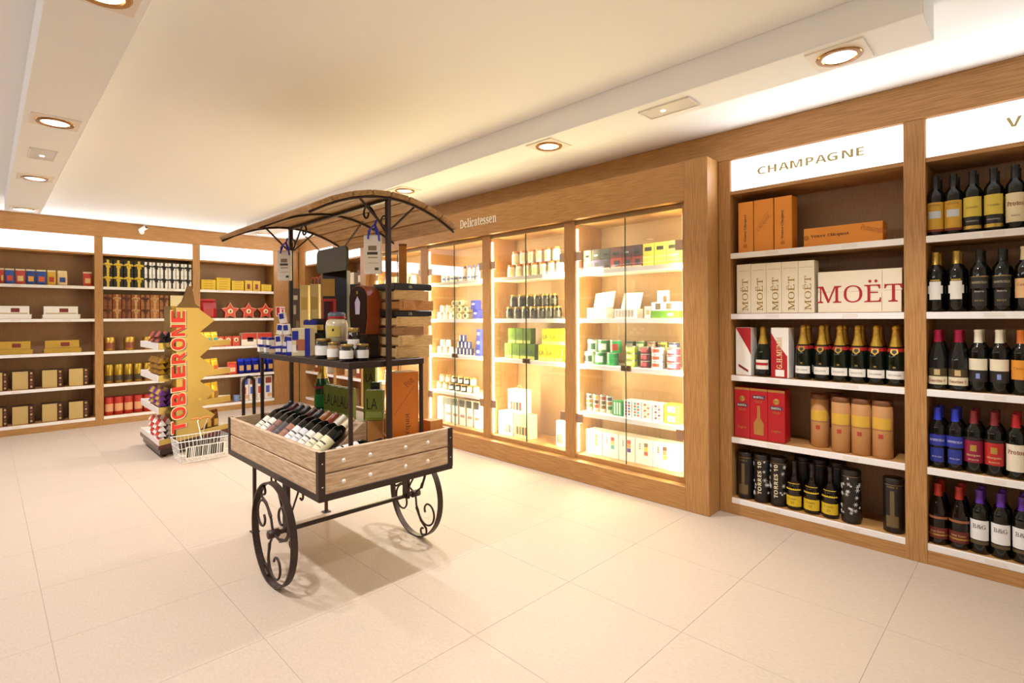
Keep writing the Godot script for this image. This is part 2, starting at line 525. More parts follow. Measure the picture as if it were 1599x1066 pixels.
func lamps():
	var zs = [-0.565, -2.105, -3.66, -5.2, -6.72]
	for side in 2:
		for i in 5:
			var where = ["beam along the champagne wall", "beam over the open floor"][side]
			var t = thing("ceiling_downlight", "square recessed downlight with brass ring in the " + where, "downlight", Vector3([2.43, 0.268][side], 2.295, zs[i]), 0.0, "downlights in the " + where)
			part(t, "plate", box(0.2, 0.006, 0.2, 0.002), paint("f2e6d6"), Vector3(0, -0.006, 0))
			part(t, "ring", lathe([Vector2(0.058, -0.004), Vector2(0.062, -0.012), Vector2(0.078, -0.012), Vector2(0.082, -0.006), Vector2(0.082, -0.004)], 28), foil("b98a4a", 0.25))
			part(t, "lens_lamp", lathe([Vector2(0, -0.012), Vector2(0.045, -0.011), Vector2(0.058, -0.0075), Vector2(0.058, -0.005), Vector2(0, -0.005)], 28), M.lamp_lens)
			var s = SpotLight3D.new()
			s.name = "downlight_beam"
			s.light_color = Color(WARM)
			s.light_energy = DOWNLIGHT
			s.light_size = 0.04
			s.spot_range = 14.0
			s.spot_attenuation = 2.0
			s.spot_angle = 62.0
			s.spot_angle_attenuation = 1.0
			s.shadow_enabled = true
			t.add_child(s)
			s.position = Vector3(0, -0.03, 0)
			s.rotation_degrees = Vector3(-90, 0, 0)
	for e in [[2.427, -1.31, "next to the champagne shelves"], [0.262, -4.43, "over the open floor"]]:
		var t = thing("emergency_light", "flat rectangular emergency light in the ceiling beam " + e[2], "emergency light", Vector3(e[0], 2.295, e[1]))
		part(t, "frame", boxes("emframe", [[Vector3(-.061, -.004, 0), Vector3(.008, .008, .27)], [Vector3(.061, -.004, 0), Vector3(.008, .008, .27)], [Vector3(0, -.004, -.131), Vector3(.13, .008, .008)], [Vector3(0, -.004, .131), Vector3(.13, .008, .008)]]), paint("e8e0d4"))
		part(t, "diffuser", box(0.114, 0.004, 0.254, 0.001), paint("efeae4", 0.2), Vector3(0, -0.005, 0))
		part(t, "led_light", cyl(0.012, 0.003, 12), M.lamp_lens, Vector3(0.0, -0.0078, -0.03))
	var c = thing("security_camera", "small white bullet security camera on the oak fascia", "camera", Vector3(1.385, 2.335, ZB))
	part(c, "mount", lathe([Vector2(0, 0), Vector2(.028, 0), Vector2(.028, .01), Vector2(.012, .014), Vector2(.012, .03), Vector2(0, .03)], 16), paint("f4f0ea", .35), Vector3.ZERO, Vector3(90, 0, 0))
	var cb = part(c, "body", cyl(0.026, 0.1, 18, 0.004), paint("f4f0ea", .35), Vector3(-0.025, 0.012, 0.035), Vector3(65, 35, 0))
	part(cb, "lens", cyl(0.019, 0.004, 16), mat("black_gloss", "101010", 0.1), Vector3(0, 0.0985, 0))

# one shelving unit, local x along the wall, front at z = 0
func shelf_unit(label, at, turn, w, lpost, rpost, sign = "", heights = SY):
	var t = thing("shelf_unit", label, "shelving", at, turn)
	var dep = 0.33
	part(t, "back_panel", box(w, 2.24, 0.012, 0.0), M.oak_panel, Vector3(w / 2.0, 0, -dep + 0.008))
	if lpost > 0: part(t, "post", box(lpost, 2.24, dep, 0.002), M.oak_upright, Vector3(-lpost / 2.0, 0, -dep / 2.0))
	if rpost > 0: part(t, "post", box(rpost, 2.24, dep, 0.002), M.oak_upright, Vector3(w + rpost / 2.0, 0, -dep / 2.0))
	part(t, "kickboard", box(w, 0.072, 0.018, 0.001), M.oak_lengthwise, Vector3(w / 2.0, 0, -0.011))
	for i in heights.size():
		var s = part(t, "shelf", box(w, 0.032, dep - 0.03, 0.001), M.oak_lengthwise, Vector3(w / 2.0, heights[i] - 0.0335, -0.012 - (dep - 0.03) / 2.0))
		part(s, "edge_strip", box(w, 0.034, 0.01, 0.001), M.shelf_edge, Vector3(0, -0.0025, (dep - 0.03) / 2.0 + 0.005))
		for k in 2: part(s, "price_tag", box(0.075, 0.02, 0.001, 0.0002), paint("e9dfd2"), Vector3(w * (-0.22 + 0.45 * k), 0.006, (dep - 0.03) / 2.0 + 0.0103))
	part(t, "soffit", box(w, 0.022, dep - 0.02, 0.001), M.oak_lengthwise, Vector3(w / 2.0, 2.02, -0.01 - (dep - 0.02) / 2.0))
	var lp = part(t, "light_panel", box(w - 0.004, 0.194, 0.012, 0.001), M.light_panel, Vector3(w / 2.0, 2.0435, -0.022))
	if sign: words(lp, sign, paint("c0ad78"), Vector3(0.0 if sign.length() > 5 else -0.127, 0.092, 0.024), 0.62 * w if sign.length() > 5 else 0.055, 0.046, "Droid Sans Bold")
	var a = AreaLight3D.new()
	a.name = "panel_glow"
	a.area_size = Vector2(w - 0.03, 0.18)
	a.light_color = Color("f8faff")
	a.light_energy = PANEL_LIGHT
	a.area_range = 12.0
	a.shadow_enabled = true
	t.add_child(a)
	a.position = Vector3(w / 2.0, 2.14, -0.006)
	a.rotation_degrees = Vector3(0, 180, 0)
	return t
func back_units():
	shelf_unit("oak wall shelving with bagged sweets, flat boxes and square gold boxes", Vector3(-0.02, 0, ZB), 0.0, 0.94, 0.08, 0.08)
	shelf_unit("oak wall shelving with ribboned gift boxes and rows of tins", Vector3(1.0, 0, ZB), 0.0, 0.942, 0.0, 0.084)
	shelf_unit("oak wall shelving with yellow boxes and red star boxes beside the corner", Vector3(2.026, 0, ZB), 0.0, 0.95, 0.0, 0.0)
	# added unseen bays along the left wall; their light boxes brighten cart and ceiling
	for k in 4: shelf_unit("added unseen oak shelving for side light on the wall facing the glazed cabinet, bay %s" % ["by the corner", "second from the corner", "third from the corner", "fourth from the corner"][k], Vector3(-1.86, 0, -5.9 + k * 1.75), 90.0, 1.6, 0.075, 0.075 if k == 3 else 0.0)
	var f = thing("fire_sign", "small red and white fire sign on the oak corner panel", "sign", Vector3(3.07, 1.36, ZB), 0.0)
	part(f, "plate", box(0.13, 0.14, 0.003, 0.0005), paint("f2ede6"), Vector3(0, -0.07, 0.0017))
	for e in [[-.035, 0, .046, .12], [.03, .045, .06, .012], [.03, -.045, .06, .012], [.03, 0, .022, .06]]: part(f, "print", boxes("", [[Vector3(e[0], e[1], 0), Vector3(e[2], e[3], .001), .0002]]), paint("c8202a"), Vector3(0, 0, 0.0036))
func right_units():
	shelf_unit("oak wall shelving between the room corner and the second bay, behind the cart", Vector3(XR, 0, -7.66), -90.0, 0.88, 0.0, 0.08)
	shelf_unit("oak wall shelving touching the far end of the glazed cabinet, behind the cart", Vector3(XR, 0, -6.70), -90.0, 0.66, 0.0, 0.29)
	shelf_unit("oak champagne shelving with a lit CHAMPAGNE panel", Vector3(XR, 0, -1.385), -90.0, 0.892, 0.075, 0.09, "CHAMPAGNE")
	shelf_unit("oak wine shelving full of wine bottles with a lit panel", Vector3(XR, 0, -0.403), -90.0, 0.9, 0.0, 0.09, "V")

func cabinet():
	# portal frame proud of the shelving, glass doors set back inside it; local x runs along the wall, front at z = 0
	var zl = -5.745
	var L = -1.462 - zl
	var t = thing("display_cabinet", "glazed oak delicatessen cabinet with lit shelves", "cabinet", Vector3(3.19, 0, zl), -90.0)
	var fw = 0.155
	part(t, "stile", box(fw, 2.25, 0.48, 0.002), M.oak_upright, Vector3(L - fw / 2.0, 0, -0.24))
	part(t, "stile", box(0.115, 2.25, 0.48, 0.002), M.oak_upright, Vector3(0.0575, 0, -0.24))
	var il = 0.115
	var ir = L - fw
	var iw = ir - il
	part(t, "top_rail", box(iw, 0.25, 0.06, 0.002), M.oak_lengthwise, Vector3((il + ir) / 2.0, 2.0, -0.03))
	part(t, "top_board", box(iw, 0.03, 0.42, 0.001), M.oak_lengthwise, Vector3((il + ir) / 2.0, 2.219, -0.27))
	part(t, "bottom_rail", box(iw, 0.152, 0.46, 0.002), M.oak_lengthwise, Vector3((il + ir) / 2.0, 0, -0.23))
	part(t, "back_panel", box(iw, 2.06, 0.012, 0.0), M.oak_panel, Vector3((il + ir) / 2.0, 0.153, -0.425))
	part(t, "ceiling_board", box(iw, 0.02, 0.34, 0.001), M.oak_lengthwise, Vector3((il + ir) / 2.0, 1.98, -0.245))
	# partitions between the bays: world z of their edges
	var posts = [[-5.63, -5.54], [-4.61, -4.495], [-3.64, -3.535], [-2.665, -2.56], [-1.664, -1.617]]
	for p in posts: part(t, "post", box(p[1] - p[0], 1.85, 0.35, 0.001), M.oak_upright, Vector3((p[0] + p[1]) / 2.0 - zl, 0.152, -0.065 - 0.175))
	for b in 4:
		var a0 = posts[b][1] - zl
		var a1 = posts[b + 1][0] - zl
		var w = a1 - a0
		var mid = (a0 + a1) / 2.0
		part(t, "sill", box(w, 0.036, 0.34, 0.001), M.oak_lengthwise, Vector3(mid, 0.1525, -0.24))
		for i in 4:
			if b == 2 and i == 3: continue
			var s = part(t, "shelf", box(w, 0.028, 0.31, 0.001), paint("f3ead9", 0.4), Vector3(mid, DY[i] - 0.0295, -0.1 - 0.155))
			part(s, "edge_strip", box(w, 0.034, 0.006, 0.001), M.shelf_edge, Vector3(0, -0.004, 0.1585))
		part(t, "top_track", box(w, 0.02, 0.02, 0.001), foil("8a7350", 0.4), Vector3(mid, 1.968, -0.082))
		for k in 2:
			var x = mid + (k - 0.5) * w / 2.0
			var dr = part(t, "glass_door", box(w / 2.0 - 0.004, 1.775, 0.006, 0.0006), M.pane, Vector3(x, 0.19, -0.08))
			part(dr, "edge", box(0.0014, 1.775, 0.0066, 0.0003), mat("glass_edge", "2f4a38", 0.1), Vector3((1 - k * 2) * (w / 4.0 - 0.0035), 0.0, 0.0))
			for hy in [0.24, 1.5]:
				part(dr, "hinge", box(0.06, 0.07, 0.016, 0.002), foil("b99c86", 0.45), Vector3((k * 2 - 1) * (w / 4.0 - 0.028), hy, 0.0))
			part(dr, "lock", box(0.034, 0.04, 0.018, 0.003), foil("7e6a5c", 0.3), Vector3((1 - k * 2) * (w / 4.0 - 0.022), 0.67, 0.0))
		# strip lights up both jambs, just behind the doors
		for k in 2:
			var sx = a0 + 0.006 if k == 0 else a1 - 0.006
			part(t, "led_strip", box(0.01, 1.74, 0.016, 0.001), M.led_light, Vector3(sx, 0.2, -0.093))
			var l = AreaLight3D.new()
			l.name = "strip_glow"
			l.area_size = Vector2(0.014, 1.72)
			l.light_color = Color("fbf3bc")
			l.light_energy = LED_LIGHT
			l.area_range = 8.0
			l.shadow_enabled = true
			t.add_child(l)
			l.position = Vector3(sx + (0.008 if k == 0 else -0.008), 1.07, -0.093)
			l.rotation_degrees = Vector3(0, -80.0 if k == 0 else 80.0, 0)
	words(t, "Delicatessen", paint("fbf6ea"), Vector3(-3.625 - zl, 2.135, 0.003), 0.5, 0.085, "Droid Serif Bold", 0.0, 0.0, "sign_lettering")

# ---- wine cart: box of planks in an iron frame, two scrolled wheels, a shelf on legs and an arched plank canopy ----
const CX0 = 1.0
const CX1 = 1.715
const CZ0 = -3.33
const CZ1 = -2.16
const CY0 = 0.487
const CY1 = 0.68
func spiral(c, r0, r1, a0, a1, n = 18):
	var p = []
	for i in n + 1:
		var k = float(i) / n
		p.append(c + Vector2(cos(lerp(a0, a1, k)), sin(lerp(a0, a1, k))) * lerp(r0, r1, k))
	return p
func v3(list, x): return list.map(func(q): return Vector3(x, q.y, q.x))
func cart():
	var ir = M.iron
	var t = thing("wine_cart", "wooden flower-market style wine cart with iron scroll wheels and plank canopy", "cart", Vector3(1.3575, 0, -2.745))
	var o = -t.position
	var P = func(x, y, z): return Vector3(x, y, z) + o
	# planks, two on each side
	var hp = 0.093
	for k in 2:
		var y = CY0 + 0.003 + k * (hp + 0.006)
		for x in [CX0 + 0.012, CX1 - 0.012]: part(t, "side_plank", box(0.02, hp, CZ1 - CZ0 - 0.008, 0.003), M.plank, P.call(x, y, (CZ0 + CZ1) / 2.0))
		for z in [CZ0 + 0.012, CZ1 - 0.012]:
			var pl = part(t, "end_plank", box(CX1 - CX0 - 0.05, hp, 0.02, 0.003), M.plank, P.call((CX0 + CX1) / 2.0, y, z))
			if z > -2.5:
				for bx in [-0.245, -0.115, 0.075, 0.205]: part(pl, "bolt", lathe([Vector2(0, .007), Vector2(.007, .006), Vector2(.0108, 0)], 12), mat("bolt_zinc", "e6dccb", 0.35, 0.3), Vector3(bx, hp * (0.5 if k == 0 else 0.42), 0.0095), Vector3(90, 0, 0))
	part(t, "floor_board", box(CX1 - CX0 - 0.03, 0.012, CZ1 - CZ0 - 0.03, 0.001), M.plank, P.call((CX0 + CX1) / 2.0, CY0 - 0.008, (CZ0 + CZ1) / 2.0))
	# angle-iron frame: bottom rails and corners
	var fr = []
	for x in [CX0, CX1]: fr.append([P.call(x, CY0 - 0.003, (CZ0 + CZ1) / 2.0), Vector3(0.005, 0.03, CZ1 - CZ0), 0.001])
	for z in [CZ0, CZ1]: fr.append([P.call((CX0 + CX1) / 2.0, CY0 - 0.003, z), Vector3(CX1 - CX0, 0.03, 0.005), 0.001])
	part(t, "bottom_frame", boxes("", fr), ir)
	for x in [CX0, CX1]:
		for z in [CZ0, CZ1]:
			var sx = 1.0 if x == CX0 else -1.0
			var sz = 1.0 if z == CZ0 else -1.0
			var c = part(t, "corner_iron", boxes("", [[P.call(x - sx * .001, (CY0 + CY1) / 2.0, z + sz * .012), Vector3(.005, CY1 - CY0 + .006, .028)], [P.call(x + sx * .012, (CY0 + CY1) / 2.0, z - sz * .001), Vector3(.028, CY1 - CY0 + .006, .005)]]), ir)
			for k in 2: part(c, "rivet", lathe([Vector2(0, .003), Vector2(.0035, 0)], 8), M.chrome, P.call(x + sx * .013, CY0 + .045 + k * .1, z - sz * .0035), Vector3(90 if z == CZ1 else -90, 0, 0))
	# wheels
	var R = 0.24
	var wz = -2.555
	for x in [0.958, 1.757]:
		var w = part(t, "wheel", lathe([Vector2(R - .007, -.016), Vector2(R, -.016), Vector2(R, .016), Vector2(R - .007, .016), Vector2(R - .007, -.016)], 56), ir, P.call(x, R, wz), Vector3(0, 0, 90))
		var loc = func(list): return list.map(func(q): return Vector3(q.y, 0, q.x))
		for k in 3:
			var a = TAU * k / 3.0 + (0.5 if x < 1.2 else 1.3)
			var big = spiral(Vector2(.138, .03), .092, .022, -2.2, 4.3, 34)
			var hub = [Vector2(0.0, 0.0), Vector2(.03, -.02), Vector2(.055, -.04)]
			var sm = spiral(Vector2(.19, -.085), .038, .012, 1.6, -4.2, 20)
			for pth in [hub + big, [Vector2(.06, -.05), Vector2(.14, -.062), Vector2(.2, -.047)] + sm]:
				var q = pth.map(func(e): return e.rotated(a))
				q = q.map(func(e): return e if e.length() < R - .009 else e.normalized() * (R - .009))
				part(w, "scroll", tubes([loc.call(q)], 0.0058, 6), ir)
		part(w, "hub", cyl(0.02, 0.05, 14), ir, Vector3(0, -0.025, 0))
	part(t, "axle", box(0.80, 0.018, 0.018, 0.002), ir, P.call(1.3575, R - .009, wz))
	for x in [1.02, 1.695]:
		part(t, "axle_bracket", box(0.018, CY0 - R - 0.005, 0.055, 0.003), ir, P.call(x, R - 0.012, wz))
		for sz in [-1.0, 1.0]:
			# scroll braces from the bracket up to the box
			var q = [Vector2(0, .26), Vector2(sz * .06, .34), Vector2(sz * .13, .445)] + spiral(Vector2(sz * .165, .44), .036, .012, PI if sz > 0 else 0.0, (PI - 5.4) if sz > 0 else 5.4, 16)
			part(t, "scroll_brace", tubes([q.map(func(e): return P.call(x, e.y, wz + e.x))], 0.0052, 6), ir)
	# rear legs with feet, push handles
	for x in [1.12, 1.56]:
		part(t, "leg", boxes("", [[P.call(x, CY0 / 2.0, -3.27), Vector3(.018, CY0 - .01, .018), .002], [P.call(x, .004, -3.27), Vector3(.045, .006, .045), .001]]), ir)
	for x in [1.085]:
		var q = [Vector2(0, .6), Vector2(0, .86)]
		for k in 9: q.append(Vector2(.03 - .03 * cos(PI * k / 8.0), .87 + .036 * sin(PI * k / 8.0)))
		q += [Vector2(.06, .86), Vector2(.06, .6)]
		part(t, "handle", tubes([q.map(func(e): return P.call(x + e.x, e.y, CZ0 - 0.012))], 0.010, 8), ir)
	# upper shelf on four legs
	var sx0 = 1.16
	var sx1 = 1.57
	part(t, "upper_shelf", box(sx1 - sx0, 0.03, 1.1, 0.002), ir, P.call((sx0 + sx1) / 2.0, 1.02, -2.75))
	for x in [sx0 + .012, sx1 - .012]:
		for z in [-2.21, -3.285]: part(t, "shelf_leg", box(0.017, 1.02 - CY0 - .004, 0.017, 0.002), ir, P.call(x, CY0 + .004, z))
	# canopy posts on the centre line, ridge bar and arches
	var xc = 1.357
	for z in [-2.185, -3.31]: part(t, "canopy_post", box(0.022, 1.815 - CY0, 0.022, 0.002), ir, P.call(xc, CY0, z))
	part(t, "ridge_bar", box(0.022, 0.014, 1.16, 0.002), ir, P.call(xc, 1.806, -2.748))
	var ch = 0.388
	var arch = func(x): return 1.822 - 0.118 * pow(x / ch, 2.0)
	for z in [-2.175, -2.748, -3.325]:
		var q = []
		for k in 13:
			var x = lerp(-ch, ch, k / 12.0)
			q.append(P.call(xc + x, arch.call(x) - .004, z))
		part(t, "arch_bar", tubes([q], 0.0065, 6), ir)
	var n = 8
	for k in n:
		var x0 = lerp(-ch, ch, float(k) / n)
		var x1 = lerp(-ch, ch, float(k + 1) / n)
		var y0 = arch.call(x0)
		var y1 = arch.call(x1)
		var len_ = Vector2(x1 - x0, y1 - y0).length()
		part(t, "canopy_plank", box(len_ - 0.006, 0.022, 1.21, 0.003), M.canopy_plank, P.call(xc + (x0 + x1) / 2.0, (y0 + y1) / 2.0 + .003, -2.755), Vector3(0, 0, rad_to_deg(atan2(y1 - y0, x1 - x0))))
	for e in [[-2.185, -1.0], [-3.31, 1.0]]:
		for sx in [-1.0, 1.0]: part(t, "brace", tubes([[P.call(xc, 1.66, e[0]), P.call(xc + sx * .15, arch.call(.15) - .004, e[0])]], 0.0055, 6), ir)
		# lengthwise brace with two scroll hooks
		var q = [Vector2(0, 1.64), Vector2(.06, 1.70), Vector2(.15, 1.792)] + spiral(Vector2(.195, 1.775), .042, .014, 2.6, -3.2, 18)
		part(t, "hook_brace", tubes([q.map(func(g): return P.call(xc, g.y, e[0] + e[1] * g.x))], 0.0055, 6), ir)
		var q2 = spiral(Vector2(.04, 1.71), .036, .016, PI, -2.0, 16)
		part(t, "hook", tubes([q2.map(func(g): return P.call(xc, g.y, e[0] + e[1] * g.x))], 0.005, 6), ir)
	# hanging blackboard on two chains
	var b = thing("hanging_board", "dark olive rounded blank board hanging on chains under the cart canopy", "board", Vector3(xc, 1.508, -2.757))
	var poly = []
	for c in [[.145, .1, 0.0], [-.145, .1, PI / 2], [-.145, .03, PI], [.145, .03, PI * 1.5]]:
		for k in 5:
			var a = c[2] + PI / 2 * k / 4.0
			poly.append(Vector2(c[0] + .03 * cos(a), c[1] + .03 * sin(a)))
	part(b, "board", prism("hangboard", poly, 0.014), paint("4a4426", 0.5), Vector3.ZERO, Vector3(0, 90, 0))
	for sg in [-1.0, 1.0]:
		var links = []
		var a = Vector3(0, .128, sg * .15)
		var z = Vector3(0, .232, sg * .335)
		for k in 12:
			var c = a.lerp(z, (k + .5) / 12.0)
			var d = (z - a).normalized()
			var s = (Vector3.RIGHT if k % 2 else d.cross(Vector3.RIGHT)) * .005
			var q = []
			for m in 9: q.append(c + d * .0125 * cos(TAU * m / 8.0) + s * sin(TAU * m / 8.0))
			links.append(q)
		part(b, "chain", tubes(links, 0.0016, 5), ir)
	# gift bags tied to the posts with blue ribbon
	for e in [[-2.235, 1.46, "beside the post facing the open floor end", 0.185], [-3.275, 1.485, "on the post at the handle end", 0.185]]:
		var g = thing("gift_bag", "white printed gift bag hung with blue ribbon " + e[2], "gift bag", Vector3(xc - 0.052, e[1], e[0]), -48.0)
		var h = e[3]
		part(g, "bag", boxes("", [[Vector3(0, h * .5, 0), Vector3(.085, h, .018), .005]]), paint("efe7d8"))
		for pr in [[.0, .66, .04, .12, "8a7a58"], [.0, .53, .05, .07, "3f3a30"], [.002, .42, .046, .03, "a89a74"], [.004, .28, .05, .012, "b0a488"], [.02, .13, .018, .07, "4a463c"]]: part(g, "print", boxes("", [[Vector3(pr[0], h * pr[1], 0), Vector3(pr[2], h * pr[3], .001), .0002]]), paint(pr[4]), Vector3(0, 0, 0.0095))
		part(g, "ribbon", tubes([[Vector3(-.02, h - .004, .0), Vector3(-.01, h + .03, .004), Vector3(.012, h + .05, .004), Vector3(.02, h + .075, 0)], [Vector3(.02, h - .004, .0), Vector3(.014, h + .03, .006), Vector3(.012, h + .06, 0)], [Vector3(.012, h + .05, .006), Vector3(.03, h + .01, .012), Vector3(.034, h - .03, .012)], [Vector3(.012, h + .05, .006), Vector3(-.016, h + .02, .012), Vector3(-.02, h - .02, .012)]], 0.0045, 6), paint("2a35c8", 0.3))

# ---- three-sided chocolate display ----
func chocolate_stand():
	var V0 = Vector3(1.086, 0, -5.549)
	var V1 = Vector3(1.1, 0, -6.42)
	var V2 = Vector3(1.84, 0, -5.985)
	var cen = (V0 + V1 + V2) / 3.0
	var t = thing("chocolate_stand", "gold three-sided chocolate display stand with tall red lettering, on wheels", "display stand", cen)
	var tri = func(k): return [V0, V1, V2].map(func(v): return Vector2((v.x - cen.x) * k, -(v.z - cen.z) * k))
	var slab = func(called, key, k, y, h, m, parent):
		return part(parent, called, prism(key, tri.call(k), h), m, Vector3(0, y + h / 2.0, 0), Vector3(-90, 0, 0))
	slab.call("plinth", "cs_plinth", 0.98, 0.085, 0.035, mat("mahogany", "4a1a12", 0.25), t)
	slab.call("plinth_skirt", "cs_skirt", 0.9, 0.03, 0.055, mat("mahogany_dark", "2c0f0c", 0.3), t)
	for v in [V0, V1, V2]: part(t, "caster", cyl(0.028, 0.025, 14, 0.004), mat("black_rubber", "161412", 0.5), (v - cen) * 0.72 + Vector3(-0.0125, 0.028, 0), Vector3(0, 0, -90))
	slab.call("core", "cs_core", 0.34, 0.12, 1.26, foil("b09a56", 0.35), t)
	var ys = [0.12, 0.4, 0.69, 0.98]
	for y in ys:
		var tr = slab.call("tray", "cs_tray", 0.95, y, 0.012, paint("f0e6d2", 0.4), t)
		var T = [V0, V1, V2].map(func(v): return (v - cen) * 0.95)
		for k in 3:
			var a = T[k]
			var b = T[(k + 1) % 3]
			var d = (b - a)
			var lip = part(t, "tray_lip", box(d.length() - .004, 0.06 if y > .2 else .05, 0.006, 0.001), foil("c2ac68", 0.35) if k == 2 else paint("f0e6dc", 0.35), (a + b) / 2.0 + Vector3(0, y, 0), Vector3(0, rad_to_deg(atan2(-d.z, d.x)), 0))
	# front board on the face between V0 and V2: zigzag right edge, letters down the left
	var d = (V2 - V0)
	var fl = d.length()
	var ang = rad_to_deg(atan2(-d.z, d.x))
	var f = Node3D.new()
	f.name = "front_board"
	t.add_child(f)
	f.position = V0 - cen + Vector3(0, 0, 0) + Vector3(-d.z, 0, d.x).normalized() * -0.0
	f.rotation_degrees.y = ang
	var poly = [Vector2(.16, .13), Vector2(.16, 1.36), Vector2(.34, 1.36), Vector2(.40, 1.36)]
	for k in 5:
		var y = 1.36 - k * .235
		if k > 0: poly.append(Vector2(.42, y))
		poly.append(Vector2(.60, y - .1175))
	poly += [Vector2(.42, .185), Vector2(.42, .13)]
	part(f, "panel", prism("cs_panel", poly, 0.012), foil("bda868", 0.34), Vector3(0, 0, 0.03))
	part(f, "peak", prism("cs_peak", [Vector2(.17, 1.362), Vector2(.43, 1.362), Vector2(.37, 1.40), Vector2(.335, 1.565), Vector2(.29, 1.565), Vector2(.23, 1.42)], 0.012), paint("6b4a22", 0.4), Vector3(0, 0, 0.03))
	var word = "TOBLERONE"
	for i in 9:
		var y = 0.2 + (i + .5) * (1.14 / 9.0)
		words(f, word[i], paint("20255c"), Vector3(.192, y - .006, .0372), .12, .165, "Droid Sans Bold", 90.0, 0.0, "letter_shadow")
		words(f, word[i], paint("f4e3b0"), Vector3(.182, y, .0382), .122, .168, "Droid Sans Bold", 90.0, 0.0, "letter_outline")
		words(f, word[i], paint("d8261c"), Vector3(.182, y, .0392), .106, .15, "Droid Sans Bold", 90.0, 0.0, "letter")
	# chocolate bars lying on the trays along the open left face, and behind the zigzag edge
	var e01 = (V1 - V0).normalized()
	var inn = (V2 - V0 - e01 * (V2 - V0).dot(e01)).normalized()
	var kinds = [["white", "f2ece6", "d8392c", 4], ["purple", "6a2a86", "c79a3c", 4], ["gold", "d0a532", "8c5a1e", 4], ["dark", "2a1f2a", "c2452c", 3]]
	for li in 4:
		var k = kinds[li]
		for layer in k[3]:
			for c in 2:
				for row in 2:
					var s = 0.055
					var at = V0 + e01 * (0.23 + 0.255 * c + 0.06 * row) + inn * (0.06 + row * 0.06) + Vector3(0, ys[li] + 0.0125 + layer * 0.0495, 0)
					if c == 1 and row == 1 and layer == 0: continue
					var b = thing("chocolate_bar", "%s wrapped three-sided chocolate bar stacked on the display stand" % k[0], "chocolate bar", at, rad_to_deg(atan2(-e01.z, e01.x)), "%s bars on the display stand" % k[0])
					bar_prism(b, 0.245, s, foil(k[1], 0.35) if k[0] == "gold" else paint(k[1], 0.35), paint(k[2], 0.35))
	var e02 = (V2 - V0).normalized()
	var in2 = (V1 - V0 - e02 * (V1 - V0).dot(e02)).normalized()
	for li in [0, 1, 2, 3]:
		for k in 3:
			var at = V2 - e02 * (0.17 + 0.085 * k) + in2 * 0.075 + Vector3(0, ys[li] + 0.0125, 0)
			var cols = [["5c3316", "a9812f", "brown"], ["e2c04a", "8c5a1e", "yellow"], ["e8c63e", "c85a22", "amber"], ["e9d24c", "4aa0b8", "lemon"]][li]
			var b = thing("sweet_bag", "%s sweet bag on the zigzag side of the display stand" % cols[2], "bag", at, rad_to_deg(atan2(-e02.z, e02.x)), "%s bags on the display stand" % cols[2])
			pouch(b, 0.08, [0.2, 0.2, 0.15, 0.13][li], 0.05, foil(cols[0], 0.4), foil(cols[0], 0.4), paint(cols[1]))

func basket():
	# wire basket on the floor in front of the stand, with a barcode-striped card on its side
	var w = 0.36
	var dp = 0.26
	var t = thing("wire_basket", "white wire shopping basket with a barcode card on the floor", "basket", Vector3(1.385, 0, -5.39))
	var wm = mat("white_wire", "efeeea", 0.3)
	var cr = func(y): return [1.0 + y * 0.75, y]
	var rim = func(y):
		var s = 1.0 + y * 0.8
		return [Vector3(-w / 2 * s, y, dp / 2 * s), Vector3(w / 2 * s, y, dp / 2 * s), Vector3(w / 2 * s, y, -dp / 2 * s), Vector3(-w / 2 * s, y, -dp / 2 * s), Vector3(-w / 2 * s, y, dp / 2 * s)]
	part(t, "rim", tubes([rim.call(.19)], 0.004, 6), wm)
	part(t, "hoop", tubes([rim.call(.004), rim.call(.07), rim.call(.13)], 0.0025, 5), wm)
	var lo = rim.call(.004)
	var hi = rim.call(.19)
	for side in 4:
		var n = 13 if side % 2 == 0 else 9
		for i in n: part(t, "wire", tubes([[lo[side].lerp(lo[side + 1], (i + .5) / n), hi[side].lerp(hi[side + 1], (i + .5) / n)]], 0.0016, 5), wm)
	for i in 9: part(t, "wire", tubes([[lo[0].lerp(lo[1], (i + .5) / 9.0), lo[3].lerp(lo[2], (i + .5) / 9.0)]], 0.0016, 5), wm)
	for k in 2:
		var x = -0.03 + k * 0.085
		part(t, "handle_wire", tubes([[Vector3(x, .19, (dp / 2 * 1.15) * (1 - 2 * k)), Vector3(x, .33, .02 - .04 * k), Vector3(x + .01, .345, .01 - .02 * k)]], 0.0035, 6), wm)
		part(t, "handle_grip", tubes([[Vector3(x - .045, .352, .01 - .02 * k), Vector3(x, .36, .01 - .02 * k), Vector3(x + .03, .348, .01 - .02 * k)]], 0.008, 7), paint("c8803a"))
	var card = part(t, "card", box(0.31, 0.115, 0.002, 0.0003), paint("f4f2ee"), Vector3(0, 0.035, dp / 2 * 1.03), Vector3(16, 0, 0))
	var bars = []
	var x = -0.145
	while x < 0.14:
		var bw = [0.004, 0.008, 0.013][rng.randi() % 3]
		bars.append([Vector3(x + bw / 2, 0.06, 0.0012), Vector3(bw, 0.095, 0.0006), 0.0001])
		x += bw + [0.004, 0.006, 0.01][rng.randi() % 3]
	part(card, "barcode", boxes("", bars), paint("141414"))

